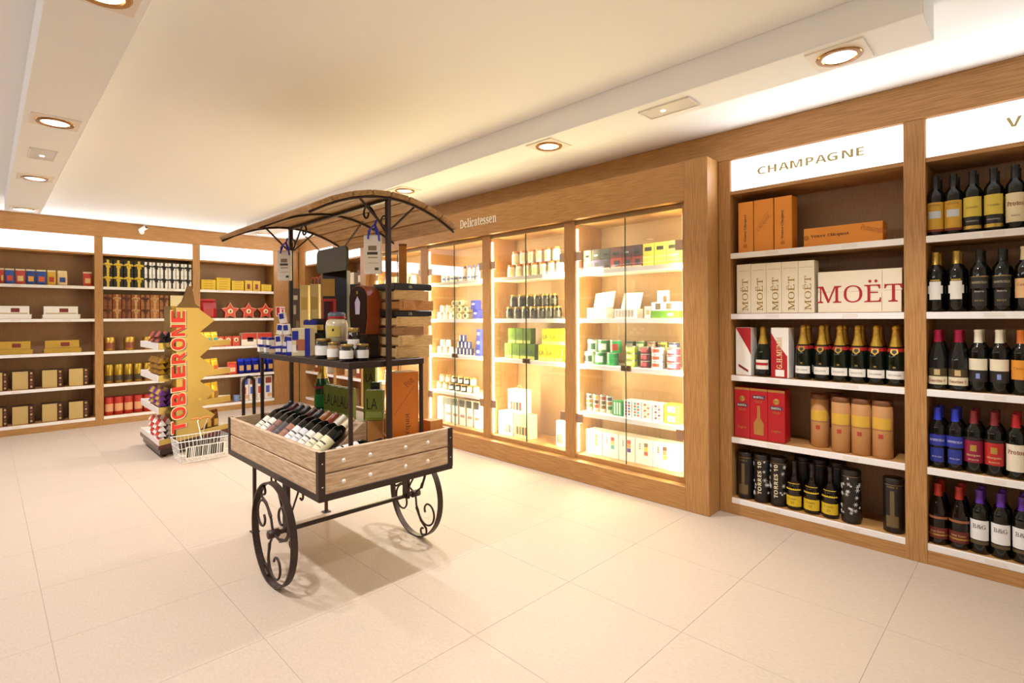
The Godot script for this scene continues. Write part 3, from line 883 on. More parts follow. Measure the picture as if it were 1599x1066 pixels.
func goods_back():
	# unit 1: bags, flat boxes, square boxes
	var y = SY[0]
	var cols = [["c23a24", "d8b070"], ["2b4f9a", "c84a2a"], ["b8402c", "e0c480"], ["1d3c86", "e6a23c"], ["234a94", "d85a2a"], ["d8a92c", "b0402a"], ["e2c48a", "23458a"]]
	var us = [[0, 7], [7.5, 23], [24, 40], [41, 56], [57, 73], [74, 88], [90, 106], [130, 145]]
	for i in us.size():
		var c = cols[i % 7]
		var x0 = x_at(us[i][0], y)
		var x1 = x_at(us[i][1], y)
		var t = thing("sweet_bag", ["%s bag of sweets in the row of bags on the top shelf" % ["red", "blue and red", "rust", "navy and orange", "blue", "golden", "cream"][i % 7], "red lone sweet bag standing apart on the top shelf"][int(i == 7)], "bag", Vector3((x0 + x1) / 2.0, y, ZB - 0.08), 0.0, "sweet bags on the top shelf")
		pouch(t, x1 - x0 - 0.004, 0.168, 0.06, paint(c[0], 0.35), paint("e8d9b0", 0.4), paint(c[1], 0.4))
	for r in 2:
		y = SY[1 + r]
		var nm = ["white", "gold"][r]
		var m = paint("f0ebe0", 0.4) if r == 0 else foil("d2ae4e", 0.4)
		for k in 2:
			var u0 = [-8, 68][k] + r * 2
			var side = ["beside the end of the row", "next to the oak post"][k]
			for j in 4: bbox(u0 - 2 + j % 2, u0 + 57 + j % 2, y + j * 0.0125, 0.012, 0.12, "flat_box", "flat %s chocolate box in the low stack %s" % [nm, side], "box", "flat %s boxes %s" % [nm, side], m, [], [], ZB - 0.025)
			bbox(u0, u0 + 54, y + 0.0505, 0.09, 0.03, "picture_box", "%s picture box standing on the flat stack %s" % [nm, side], "box", "", m, [[0.08, 0.5, 0.26, 0.5, paint("7a2a1e"), "picture"], [0, 0.12, 0.9, 0.1, foil("c9a86a"), "band"]], [], ZB - 0.05)
	for r in 2:
		y = SY[3 + r]
		for k in 4:
			var u = [[-18, 13], [18, 55], [65, 100], [107, 140]][k]
			var w = x_at(u[1], y) - x_at(u[0], y) - 0.01
			var t = thing("square_box", "square brown and gold chocolate box on the %s shelf" % ["fourth", "lowest"][r], "box", Vector3((x_at(u[0], y) + x_at(u[1], y)) / 2.0, y, ZB - 0.11), 0.0, "square boxes on the %s shelf" % ["fourth", "lowest"][r])
			carton(t, w, 0.205, 0.1, paint("3a1a10", 0.4), [[-w * .14, .1, w * .70, .196, foil("d6bd80", 0.5), "front_print"]])
			for q in 5: part(t, "picture", box(w * .1, 0.022, 0.001, 0.0003), paint(["c8a05a", "8a4a2a"][q % 2]), Vector3(w * .36, 0.016 + q * 0.037, 0.0506))
	# unit 2: ribboned gifts, tins
	y = SY[0]
	for row in 2:
		for c in 10:
			var dark = c < 4
			var u0 = 161.0 + c * 16.2 if dark else 225.8 + (c - 4) * 12.4
			var u1 = u0 + (15.6 if dark else 11.8)
			var x0 = x_at(u0, y)
			var w = x_at(u1, y) - x0
			var t = thing("gift_box", ("black gift box with yellow ribbon, %s row" if dark else "white gift box with black ribbon, %s row") % ["lower", "upper"][row], "gift box", Vector3(x0 + w / 2.0, y + row * 0.1625, ZB - 0.085), 0.0, "%s gift boxes in the %s row" % ["black" if dark else "white", ["lower", "upper"][row]])
			gift(t, w - 0.004, 0.16, 0.1, paint("17110f") if dark else paint("f0ece2"), paint("dcbb3a") if dark else paint("1c1614"))
	y = SY[1]
	for row in 2:
		for c in 7:
			var x0 = x_at(161.5 + c * 14.7, y)
			var w = x_at(161.5 + c * 14.7 + 14.2, y) - x0
			var t = thing("gift_pack", "brown gift pack with bow in the %s row of brown packs" % ["lower", "upper"][row], "gift box", Vector3(x0 + w / 2.0, y + row * 0.1475, ZB - 0.085), 0.0, "brown gift packs, %s row" % ["lower", "upper"][row])
			gift(t, w - 0.004, 0.145, 0.09, paint(["8a4a20", "a86a34"][int(c > 3)]), paint(["5a2a12", "c89a62"][c % 2]))
	for row in 2: bbox(266, 292, y + row * 0.1475, 0.146, 0.1, "pale_box", "plain pale yellow box %s beside the brown gift packs" % ["below", "on top"][row], "box", "", paint("ead9a0"))
	y = SY[2]
	for u in [171.0, 202.0, 231.0, 262.0, 288.0]: tin(bthing(u, y, ZB - 0.08, "picture_tin", "short gold picture tin on the middle shelf", "tin", "short gold tins"), 0.058, 0.162, foil("c9a24a", 0.35), foil("d8bb66", 0.35), paint("8a4a30", 0.4), 0.15, 0.6, 110.0)
	for c in 9:
		y = SY[3]
		tin(bthing(170.0 + c * 15.2, y, ZB - 0.08, "tall_tin", "tall gold coffee tin in the row of gold tins", "tin", "tall gold tins"), 0.047, 0.225, foil("b8973a", 0.35), foil("caa84e", 0.35), paint("4a3a2a", 0.4), 0.12, 0.42, 120.0)
		y = SY[4]
		tin(bthing(170.0 + c * 15.2, y, ZB - 0.08, "red_tin", "tall red tin on the lowest shelf", "tin", "tall red tins"), 0.047, 0.218, paint("b52a1c", 0.35), paint("7a1a12", 0.35), paint("e0a070", 0.4), 0.2, 0.62, 120.0)
	# unit 3: yellow boxes, stars, red boxes, blue bags
	y = SY[0]
	for e in [[314, 337, 4, "beside the oak post"], [338, 360, 5, "the tallest stack"], [362, 381, 4, "next to the upright boxes"], [408, 424, 3, "by the corner"]]:
		for j in e[2]: bbox(e[0], e[1], y + j * 0.0335, 0.033, 0.14, "yellow_box", "flat yellow chocolate box in a stack, %s" % e[3], "box", "flat yellow boxes, " + e[3], paint("e2bf2c", 0.45), [[0, .5, .6, .3, paint("c8901e")]])
	for e in [[382.5, 394], [395, 406.5]]: bbox(e[0], e[1], y, 0.145, 0.08, "upright_box", "upright yellow box with a printed figure between yellow stacks", "box", "upright yellow boxes", paint("e0b43a", 0.45), [[0, .42, .4, .5, paint("8a3a22"), "print"]])
	y = SY[1]
	pouch(bthing(324, y, ZB - 0.1, "red_bag", "crumpled red gift bag beside the red star boxes", "bag"), 0.2, 0.26, 0.1, paint("b0141c", 0.35), paint("c81e26", 0.4))
	var star = []
	for k in 10: star.append(Vector2(0, 0.115 if k % 2 == 0 else 0.062).rotated(TAU * k / 10.0) * Vector2(1, 1) + Vector2(0, 0.093))
	for u in [358.0, 386.5, 413.0]:
		var t = bthing(u, y, ZB - 0.09, "star_box", "red star-shaped tin box with round cream medallion", "box", "red star boxes")
		part(t, "body", prism("star", star, 0.09), paint("c4321f", 0.35))
		part(t, "front_edge", prism("star_e", star.map(func(v): return (v - Vector2(0, .093)) * 1.03 + Vector2(0, .0955)), 0.006), paint("e8b08a", 0.4), Vector3(0, 0.0, 0.044))
		part(t, "front", prism("star_f", star.map(func(v): return (v - Vector2(0, .093)) * .93 + Vector2(0, .093)), 0.006), paint("d23a24", 0.35), Vector3(0, 0.0, 0.0455))
		var md = part(t, "medallion", cyl(0.034, 0.003, 20), paint("ecd9a8"), Vector3(0, 0.093, 0.0475), Vector3(90, 0, 0))
		part(md, "emblem", prism("leafm", [Vector2(-.01, -.016), Vector2(.012, -.01), Vector2(.012, .014), Vector2(-.004, .018)], .001), paint("5a3a1c"), Vector3(0, 0.0034, 0), Vector3(-90, 0, 0))
	y = SY[2]
	for e in [[314, 325], [326, 337], [338.5, 350], [351, 362], [363, 374.5]]:
		var t = bbox(e[0], e[1], y, 0.135, 0.09, "red_box", "small red box with cream medallion, in a row", "box", "small red medallion boxes", paint("cf4630", 0.4))
		var md = part(t, "medallion", cyl(0.03, 0.002, 18), paint("ecd9a8"), Vector3(0, 0.085, 0.0452), Vector3(90, 0, 0))
		part(md, "emblem", prism("leafm", [], .001), paint("5a3a1c"), Vector3(0, 0.0024, 0), Vector3(-90, 0, 0))
	for e in [[377, 401], [402, 425]]: bbox(e[0], e[1], y, 0.175, 0.1, "chocolate_box", "large red and cream chocolate box with a bonbon picture", "box", "large red chocolate boxes", paint("f0e4cc", 0.4), [[0, .74, .98, .5, paint("c83420", 0.4), "red_band"], [.08, .48, .4, .34, paint("3a1c12"), "picture"]])
	y = SY[3]
	for k in 5: pouch(bthing(376 + k * 11.3, y, ZB - 0.08, "blue_bag", "shiny blue foil bag of chocolates", "bag", "blue foil bags"), 0.095, 0.21, 0.07, foil("1c2a9a", 0.3), foil("2a3ac0", 0.3), paint("c89a5a"))
	pouch(bthing(362, y, ZB - 0.09, "orange_bag", "glossy orange-red box bag beside the blue foil bags", "bag"), 0.12, 0.17, 0.08, paint("d8401e", 0.3), paint("e06a2a", 0.3), paint("f0c8a0"))
	y = SY[4]
	for k in 4: bbox(377 + k * 12.2, 388.5 + k * 12.2, y, 0.33, 0.06, "storybook_box", "tall picture-printed box on the lowest shelf near the corner", "box", "tall picture boxes", paint("ece2d8", 0.4), [[0, .8, .8, .25, paint(["3a4fa8", "8a3a2a"][k % 2], 0.4), "picture"], [-.1, .42, .5, .3, paint(["c8402c", "4a62b8"][k % 2], 0.4), "picture"], [.15, .16, .6, .16, paint("d8a878"), "picture"]])
	var mug = bthing(369, y, ZB - 0.06, "mug", "small blue and white mug on the lowest shelf", "mug")
	part(mug, "body", lathe([Vector2(0, 0), Vector2(.036, 0), Vector2(.038, .004), Vector2(.038, .09), Vector2(.034, .09), Vector2(.034, .006), Vector2(0, .006)], 18), paint("7f9ac8", .25))
	part(mug, "handle", tubes([[Vector3(.036, .07, 0), Vector3(.058, .066, 0), Vector3(.062, .045, 0), Vector3(.056, .026, 0), Vector3(.036, .022, 0)]], .0045, 6), paint("f0ece6", .25))
	# far end of the right wall, seen past the cart
	for e in [[-7.5, 1, .17], [-7.36, 1, .2], [-7.22, 1, .17], [-7.05, 2, .22], [-6.9, 2, .22], [-6.56, 1, .2], [-6.4, 1, .14], [-6.2, 1, .2], [-6.55, 0, .16], [-6.35, 0, .2], [-6.15, 0, .22], [-7.4, 3, .2], [-7.1, 3, .24], [-6.5, 2, .24], [-6.3, 2, .2], [-6.5, 3, .24], [-6.2, 3, .2], [-7.4, 4, .2], [-7.0, 4, .2], [-6.4, 4, .22]]:
		var t = thing("boxed_gift", "upright boxed gift on the far shelving behind the cart, %d cm tall" % int(e[2] * 100), "box", Vector3(XR + 0.1, SY[e[1]], e[0]), -90.0, "boxed gifts on the far shelves")
		var c = ["c8a070", "8a3a22", "e0d2b8", "5a2a18"][int(abs(e[0] * 37)) % 4]
		carton(t, 0.11, e[2], 0.1, paint(c), [[0, e[2] * .5, .07, e[2] * .4, paint("e6d7b6")]])
	for k in 5: 
		var t = thing("round_leather_box", "round-topped tan leather case in a row on the far shelf", "case", Vector3(XR + 0.09, SY[0], -7.48 + k * 0.115), -90.0, "tan leather cases")
		var poly = [Vector2(-.05, 0), Vector2(.05, 0), Vector2(.05, .16)]
		for q in 7: poly.append(Vector2(.05 * cos(PI * (q + 1) / 8.0), .16 + .05 * sin(PI * (q + 1) / 8.0)))
		poly.append(Vector2(-.05, .16))
		part(t, "body", prism("leatherbox", poly, .1), paint("a04a1c", .4))
		part(t, "front_print", prism("leatherprint", poly.map(func(v): return Vector2(v.x * .7, v.y * .8 + .02)), .002), paint("2a140c", .4), Vector3(0, 0, .0505))

func goods_champagne():
	var org = paint("e08a1e", 0.4)
	var ink = paint("3a2410")
	var y = SY[0]
	for i in 3:
		var u = [[1153, 1176.5], [1177.2, 1208], [1209, 1237]][i]
		var tx = [["Veuve Clicquot", 0, .5, .16, .6, ink, "Droid Serif Bold", 90.0]]
		if i == 1: tx = [["Clicquot", 0.05, .52, 1.0, .12, paint("a85a14"), "Droid Serif", 52.0]]
		var t = rbox(u[0], u[1], y, 0.315, 0.1, "champagne_carton", ["tall orange carton, bottle print up its edge, at the end of the shelf", "tall orange carton with a slanting script signature", "tall orange carton between the script one and the lying one"][i], "carton", "", org)
		var w = z_at(u[1], y) - z_at(u[0], y)
		if i == 1:
			words(t, "Clicquot", paint("a85a14"), Vector3(0, 0.17, 0.0512), w * 0.95, 0.03, "Droid Serif", 50.0)
			part(t, "stripe", boxes("", [[Vector3(0, 0, 0), Vector3(w * 0.9, .0015, .0006), .0001]]), paint("a85a14"), Vector3(0, 0.2, 0.0505), Vector3(0, 0, 55))
		else:
			words(t, "Veuve Clicquot", ink, Vector3(-w * .02, 0.15, 0.0512), 0.17, 0.018, "Droid Serif Bold", 90.0)
			part(t, "seal", cyl(0.012, 0.001, 14), paint("b86a18"), Vector3(-w * .02, 0.04, 0.0502), Vector3(90, 0, 0))
	var t = rbox(1255, 1379, y, 0.105, 0.11, "champagne_carton", "orange carton lying on its side", "carton", "", org)
	words(t, "Veuve Clicquot", ink, Vector3(-0.06, 0.055, 0.0562), 0.19, 0.022, "Droid Serif Bold")
	part(t, "seal", cyl(0.014, 0.001, 16), paint("b86a18"), Vector3(-0.178, 0.05, 0.0552), Vector3(90, 0, 0))
	words(t, "Ponsardin", paint("a85a14"), Vector3(0.15, 0.066, 0.0562), 0.12, 0.028, "Droid Serif", -18.0)
	y = SY[1]
	var cream = paint("efe2c4", 0.45)
	var gold = foil("a8842e", 0.35)
	for i in 5:
		var u = [1150.5, 1172.5, 1196.5, 1220.5, 1246.5, 1272]
		var b = rbox(u[i], u[i + 1], y, 0.308 - i * 0.001, 0.09, "champagne_carton", "upright cream carton with gold lettering up its front, in a row of five", "carton", "cream upright cartons", cream)
		words(b, "MOËT", gold, Vector3(0.004, 0.115, 0.0462), 0.2, 0.044, "Droid Serif", 90.0)
		part(b, "gold_line", box(0.07, 0.0015, 0.0006, 0.0001), gold, Vector3(0, 0.265, 0.0452))
	var red = paint("b01c22", 0.4)
	for j in 2:
		var b = rbox(1277 - j * 0, 1408 + j, y + j * 0.1155, 0.115, 0.11, "champagne_carton", ["lower lying cream carton with the feet of large red letters", "upper lying cream carton with the tops of large red letters"][j], "carton", "", cream)
		if j == 0:
			# the tall lettering runs across both cartons
			words(b, "MOËT", red, Vector3(0.0, 0.115, 0.0562), 0.4, 0.12, "Droid Serif")
		part(b, "gold_line", box(0.0015, 0.1, 0.0006, 0.0001), gold, Vector3(0.11, 0.008, 0.0552))
	# third shelf
	y = SY[2]
	for i in 2:
		var u = [[1149, 1173], [1204, 1232]][i]
		var b = rbox(u[0], u[1], y, 0.30, 0.1, "champagne_carton", ["white carton with a red corner and a slanting red sash", "red and white carton with lettering running up it"][i], "carton", "", paint("f0e8da", 0.4))
		var w = z_at(u[1], y) - z_at(u[0], y) - .002
		if i == 0:
			part(b, "red_print", prism("mumm1", [Vector2(-w / 2, .299), Vector2(w / 2, .299), Vector2(w / 2, .13), Vector2(w * .3, .17)], .0012), red, Vector3(0, 0, .0506))
			part(b, "sash", prism("mumm2", [Vector2(-w * .32, .07), Vector2(-w * .32, .055), Vector2(w * .32, .02), Vector2(w * .32, .035)], .0012), paint("7a1a18"), Vector3(0, 0, .0506))
		else:
			part(b, "red_print", prism("mumm3", [Vector2(-w / 2, .001), Vector2(w * .42, .001), Vector2(w * .42, .13), Vector2(-w * .1, .2), Vector2(-w / 2, .27)], .0012), red, Vector3(0, 0, .0506))
			words(b, "G.H.MUMM", paint("e8c890"), Vector3(-w * .02, .15, .0522), .19, .03, "Droid Serif Bold", 90.0)
			part(b, "white_label", box(w * .5, .04, .001, .0002), paint("f2ece0"), Vector3(0, .008, .0516))
	var gl = mat("glass_green", "0c1408", 0.06)
	var gf = foil("c8a244", 0.32)
	var mb = rthing(1192, y, XR + 0.075, "champagne_bottle", "champagne bottle with a red diagonal sash between two cartons", "bottle")
	bottle(mb, "champagne", gl, gf, [{"y0": .045, "y1": .105, "m": paint("efe4d0"), "deg": 120.0}], 0.97)
	part(mb, "sash", lathe([Vector2(.0432, .068), Vector2(.0432, .084)], 8, -1.0, 1.0), red)
	var bl = paint("efe8da", 0.5)
	for row in 2:
		for i in 6:
			var xc = XR + 0.072 + row * 0.098
			var z = z_at([1255, 1284, 1312, 1340, 1369, 1399][i], y, XR + 0.072)
			var b = thing("champagne_bottle", "gold-necked champagne bottle with a white label in the %s row" % ["front", "rear"][row], "bottle", Vector3(xc, y, z), -90.0, "gold-necked champagne bottles, %s row" % ["front", "rear"][row])
			bottle(b, "champagne", gl, gf, [{"y0": .035, "y1": .078, "m": bl, "deg": 125.0, "t": [["BOLLINGER", .056, .06, .0085, paint("4a3a28"), "Droid Serif"]]}, {"y0": .092, "y1": .1, "m": foil("d0b060"), "deg": 16.0}])
			var ng = part(b, "neck_badge", prism("badge", [Vector2(0, -.022), Vector2(.018, -.006), Vector2(.015, .014), Vector2(-.015, .014), Vector2(-.018, -.006)], .002), gf, Vector3(0, .178, .040), Vector3(-18, 0, 0))
			part(ng, "emblem", prism("badge_in", [Vector2(0, -.014), Vector2(.011, -.004), Vector2(.008, .009), Vector2(-.008, .009), Vector2(-.011, -.004)], .001), paint("2a2014"), Vector3(0, 0, .0013))
			part(b, "neck_band", lathe([Vector2(.0392, .178), Vector2(.0335, .196)], 20), paint("a81e20", .4))
	# fourth shelf
	y = SY[3]
	for i in 3:
		var u = [1147, 1171.3, 1198.8, 1226]
		var b = rbox(u[i], u[i + 1], y, 0.315, 0.1, "cognac_carton", ["red cognac carton with a hanging medal, beside the oak post", "red cognac carton with a gold bottle drawing", "red cognac carton with a medal, third from the oak post"][i], "carton", "", paint("b4161e", 0.35))
		var w = z_at(u[i + 1], y) - z_at(u[i], y)
		var gd = foil("c89a56", 0.4)
		part(b, "top_band", box(w - .003, .014, .0012, .0002), gd, Vector3(0, .3, .0502))
		var ly = .205 if i != 1 else .262
		part(b, "name_plate", box(w * .68, .022, .0012, .0002), paint("22264a"), Vector3(0, ly - .011, .0502))
		words(b, "MARTELL", paint("f0e0c0"), Vector3(0, ly, .0516), w * .58, .012, "Droid Serif Bold")
		words(b, "VSOP", gd, Vector3(0, ly - .028, .0512), w * .42, .014, "Droid Serif")
		if i == 1: part(b, "bottle_print", prism("bprint", [Vector2(-.028, .03), Vector2(.028, .03), Vector2(.03, .1), Vector2(.01, .135), Vector2(.007, .21), Vector2(-.007, .21), Vector2(-.01, .135), Vector2(-.03, .1)], .001), gd, Vector3(0, 0, .0506))
		else:
			part(b, "medal", cyl(.018, .001, 18), gd, Vector3(0, .245, .0502), Vector3(90, 0, 0))
			words(b, "Cognac", gd, Vector3(0, .065, .0512), w * .6, .02, "Droid Serif")
	for i in 5:
		var u = [1281, 1314, 1345.5, 1378.5, 1303][i]
		var xc = [XR + .12, XR + .075, XR + .075, XR + .075, XR + .215][i]
		var b = rthing(u, y, xc, "whisky_tube", "tan cardboard tube with a yellow label %s" % ["set back beside the gap", "in the front row", "in the front row", "in the front row", "behind the front tubes"][i], "tube", "tan tubes in the front row" if i in [1, 2, 3] else "")
		part(b, "body", cyl(.048, .292, 24, .002), paint("c08a52", .6))
		part(b, "lid", cyl(.0485, .03, 24, .002), paint("7a4a26", .5), Vector3(0, .2755, 0))
		part(b, "label", band(.0488, .155, .215, 120.0), paint("d8aa3c"))
		part(b, "seal", band(.0489, .105, .128, 26.0), paint("b0402c"))
		part(b, "mid_line", band(.0487, .148, .151), paint("9a6a3c"))
	# lowest shelf
	y = SY[4]
	var blk = paint("1b1512", 0.35)
	var gd2 = foil("b8965a", 0.4)
	for i in 8:
		var u = [1165, 1190.5, 1216, 1254, 1281, 1309, 1329.5, 1396][i]
		var xc = [XR + .07, XR + .07, XR + .07, XR + .2, XR + .2, XR + .2, XR + .068, XR + .075][i]
		var b = rthing(u, y, xc, "brandy_tube", ["black gift tube with a gold bottle drawing next to the oak post", "black gift tube with silver flowers and lettering, second from the post", "black gift tube with silver flowers and lettering, third from the post", "plain black gift tube behind the brandy bottles", "plain black gift tube behind the brandy bottles", "plain black gift tube behind the brandy bottles", "black gift tube with white snowflakes", "black gift tube with a gold bottle drawing standing alone"][i], "tube", "black tubes behind the bottles" if i in [3, 4, 5] else "")
		var h = .29 if i != 7 else .285
		part(b, "body", cyl(.047, h - .02, 24, .002), blk)
		part(b, "lid", cyl(.0478, .03, 24, .002), paint("241d18", .3), Vector3(0, h - .03, 0))
		part(b, "rim_line", band(.0482, h - .034, h - .032), gd2)
		if i in [0, 7]:
			var bp = part(b, "bottle_print", band(.0476, .03, .09, 70.0), paint("6a5634", .4))
			part(b, "bottle_neck_print", band(.0476, .09, .22, 24.0), paint("6a5634", .4))
			words(bp, "TORRES 10", gd2, Vector3(0, .24, 0), .05, .009, "Droid Sans", 0.0, .0482)
		if i in [1, 2]:
			words(b, "TORRES 10", paint("e8d8b0"), Vector3(0, .15, 0), .2, .022, "Droid Sans Bold", 90.0, .0478)
		if i in [1, 2, 6]:
			var fl = []
			for k in 26 if i == 6 else 14:
				var a = rng.randf_range(-1.2, 1.2) if i == 6 else (rng.randf_range(.5, 1.2) * (1 if k % 2 else -1))
				var yy = rng.randf_range(.04, .25)
				var c = Vector3(sin(a) * .0476, yy, cos(a) * .0476)
				var rad = rng.randf_range(.006, .014)
				var side = Vector3(cos(a), 0, -sin(a))
				for arm in 3:
					var dd = side * cos(PI * arm / 3.0) * rad + Vector3.UP * sin(PI * arm / 3.0) * rad
					fl.append([c - dd, c + dd])
			part(b, "snowflakes", tubes(fl, 0.0011, 4), paint("e8e2d8"))
	for i in 3:
		var b = rthing([1241, 1268.5, 1297][i], y, XR + .07, "brandy_bottle", "dark brandy bottle with yellow labels in front of black tubes", "bottle", "brandy bottles with yellow labels")
		bottle(b, "brandy", mat("glass_amber", "160a06", .06), paint("1a1512", .3), [{"y0": .022, "y1": .085, "m": paint("d6b41c", .45), "deg": 140.0, "t": [["TORRES", .066, .05, .009, paint("4a2c10")], ["10", .045, .02, .014, paint("6a3a14")]]}], 0.98)
		part(b, "shoulder_label", lathe([Vector2(.0448, .118), Vector2(.0352, .155)], 12, -1.1, 1.1), paint("d6b41c", .45))

func wine(u, row, y, label, group, kind, cap, labels, glass = "0b0d08"):
	var xc = XR + 0.06 + row * 0.092
	var z = z_at(u, y, XR + 0.06) + row * 0.004
	var b = thing("wine_bottle", label, "bottle", Vector3(xc, y, z), -90.0, group)
	return bottle(b, kind, mat("glass_" + glass, glass, 0.06), cap, labels)
func goods_wine():
	var U = [[1461, 1489, 1519, 1552, 1586, 1622], [1461.5, 1494, 1530, 1565, 1601, 1636], [1465, 1497, 1528, 1561, 1595, 1630], [1464.5, 1492, 1521, 1553, 1587, 1622], [1465.5, 1498, 1530, 1563, 1597, 1630]]
	var blk = paint("1c1a18", .35)
	var ink = paint("3a2a18")
	var gl = foil("c8a852", .4)
	for s in 5:
		var y = SY[s]
		for i in 6:
			var u = U[s][i]
			for row in 2:
				var wh = ["front row", "rear row"][row]
				if s == 0:
					if i < 2: wine(u, row, y, "wine bottle with gold label and castle picture, " + wh, "gold castle-label wines, " + wh, "bordeaux", blk, [{"y0": .025, "y1": .165, "m": paint("cf9f30", .45), "t": [["GRAN RESERVA", .15, .05, .007, ink]]}, {"y0": .085, "y1": .12, "m": paint("c8d0d8"), "deg": 80.0}, {"y0": .018, "y1": .03, "m": paint("7a2a1c"), "deg": 125.0}])
					elif i < 4: wine(u, row, y, "wine bottle with pale yellow label over a black band, " + wh, "yellow-label wines, " + wh, "bordeaux", blk, [{"y0": .075, "y1": .17, "m": paint("dcc24a", .45), "t": [["Conde", .12, .045, .01, ink]]}, {"y0": .035, "y1": .072, "m": blk, "t": [["GRAN RESERVA", .053, .05, .006, paint("e8e0d0")]]}, {"y0": .015, "y1": .032, "m": gl}])
					else: wine(u, row, y, "wine bottle with cream red-lettered label and dark capsule, " + wh, "cream-label wines on the top shelf, " + wh, "bordeaux", blk, [{"y0": .03, "y1": .165, "m": paint("e6d6ac", .5), "t": [["Protos", .115, .062, .02, paint("8a2a1c"), "Droid Serif Bold"], ["Reserva", .06, .03, .007, ink]]}])
				elif s == 1:
					if i < 2: wine(u, row, y, "wine bottle with a keyhole-shaped cream label and gold capsule, " + wh, "keyhole-label wines, " + wh, "bordeaux", gl, [{"y0": .06, "y1": .15, "m": paint("e6dfd0", .5), "deg": 75.0}, {"y0": .09, "y1": .13, "m": paint("e6dfd0", .5), "deg": 105.0}, {"y0": .152, "y1": .16, "m": gl, "deg": 60.0}])
					elif i < 4: wine(u, row, y, "black-labelled Reserva wine bottle with black capsule, " + wh, "black-label wines, " + wh, "bordeaux", blk, [{"y0": .11, "y1": .165, "m": paint("2c2822", .5), "t": [["MONTECILLO", .138, .062, .01, paint("c8b890"), "Droid Serif Bold"]]}, {"y0": .025, "y1": .1, "m": paint("26221e", .5), "deg": 90.0, "t": [["Reserva", .095, .035, .008, paint("e0d8c8")], ["RIOJA", .05, .035, .01, paint("b89a5a")]]}, {"y0": .165, "y1": .168, "m": gl}])
					else: wine(u, row, y, "wine bottle with peach label and cream capsule, " + wh, "peach-label wines, " + wh, "bordeaux", paint("e2d3a6", .4), [{"y0": .06, "y1": .15, "m": paint("e2b27a", .5), "t": [["Campo", .12, .055, .014, paint("8a2a1c")]]}])
				elif s == 2:
					if i < 2: wine(u, row, y, "frosted black burgundy bottle with crimson capsule and portrait label, " + wh, "crimson-capped wines, " + wh, "burgundy", paint("a0143a", .35), [{"y0": .025, "y1": .065, "m": paint("e4d6b0", .5), "t": [["Faustino V", .044, .07, .014, paint("8a2a1c"), "Droid Serif Bold"]]}, {"y0": .066, "y1": .105, "m": paint("4a3c1e", .5), "deg": 125.0}, {"y0": .072, "y1": .1, "m": paint("c8ac78", .5), "deg": 32.0}], "1d1c1a")
					elif i < 4: wine(u, row, y, "wine bottle with cream and black split label and cream capsule, " + wh, "split-label wines, " + wh, "bordeaux", paint("e4dabc", .4), [{"y0": .105, "y1": .16, "m": paint("e6d9b8", .5)}, {"y0": .05, "y1": .104, "m": paint("26201c", .5)}, {"y0": .065, "y1": .09, "m": paint("8a94c8"), "deg": 22.0}])
					else: wine(u, row, y, "wine bottle with orange label and orange capsule, " + wh, "orange-label wines, " + wh, "bordeaux", paint("d0702a", .4), [{"y0": .07, "y1": .16, "m": paint("e0902e", .5), "t": [["Campo", .12, .055, .014, paint("7a2a14")]]}])
				elif s == 3:
					if i < 2: wine(u, row, y, "wine bottle with blue label and blue capsule, " + wh, "blue-label wines, " + wh, "bordeaux", paint("2b35b4", .35), [{"y0": .11, "y1": .165, "m": paint("2a3496", .45), "t": [["MONTECILLO", .138, .062, .01, paint("d8d8e8"), "Droid Serif Bold"]]}, {"y0": .03, "y1": .1, "m": paint("22308a", .45), "deg": 90.0, "t": [["Rioja", .055, .04, .01, paint("c8c8e0")]]}])
					elif i < 4: wine(u, row, y, "wine bottle with %s crest label, %s" % ["maroon" if i == 2 else "scarlet", wh], "%s crest-label wines, %s" % ["maroon" if i == 2 else "scarlet", wh], "bordeaux", paint("7a2026", .35), [{"y0": .05, "y1": .155, "m": paint("8a1236" if i == 2 else "b4201c", .45), "deg": 140.0, "t": [["Marqués", .085, .055, .012, paint("e8d090")], ["Reserva", .065, .04, .008, paint("e8d090")]]}, {"y0": .157, "y1": .17, "m": paint("2a1a14"), "deg": 140.0}, {"y0": .105, "y1": .135, "m": gl, "deg": 36.0}])
					else: wine(u, row, y, "wine bottle with cream red-lettered label and red capsule, " + wh, "red-capped cream-label wines, " + wh, "bordeaux", paint("b01c1e", .35), [{"y0": .035, "y1": .16, "m": paint("e6dac0", .5), "t": [["Protos", .125, .062, .02, paint("8a2a1c"), "Droid Serif Bold"]]}])
				else:
					if i < 2: wine(u, row, y, "squat dark bottle with red seal and rust-brown label, " + wh, "rust-label bottles, " + wh, "burgundy", paint("b0301e", .3), [{"y0": .03, "y1": .085, "m": paint("6a2018", .45), "deg": 140.0, "t": [["Gran Torres", .065, .06, .01, paint("e0c080")]]}, {"y0": .045, "y1": .052, "m": gl, "deg": 140.0}, {"y0": .128, "y1": .14, "m": paint("a0603c", .4), "deg": 140.0}], "140806")
					else: wine(u, row, y, "wine bottle with white initialled label and purple capsule, " + wh, "purple-capped wines, " + wh, "bordeaux", paint("5a2a96", .35), [{"y0": .065, "y1": .16, "m": paint("ece8e2", .5), "t": [["B&G", .13, .052, .02, paint("1c1a18"), "Droid Serif"]]}, {"y0": .045, "y1": .06, "m": paint("5a4a2e", .4)}])

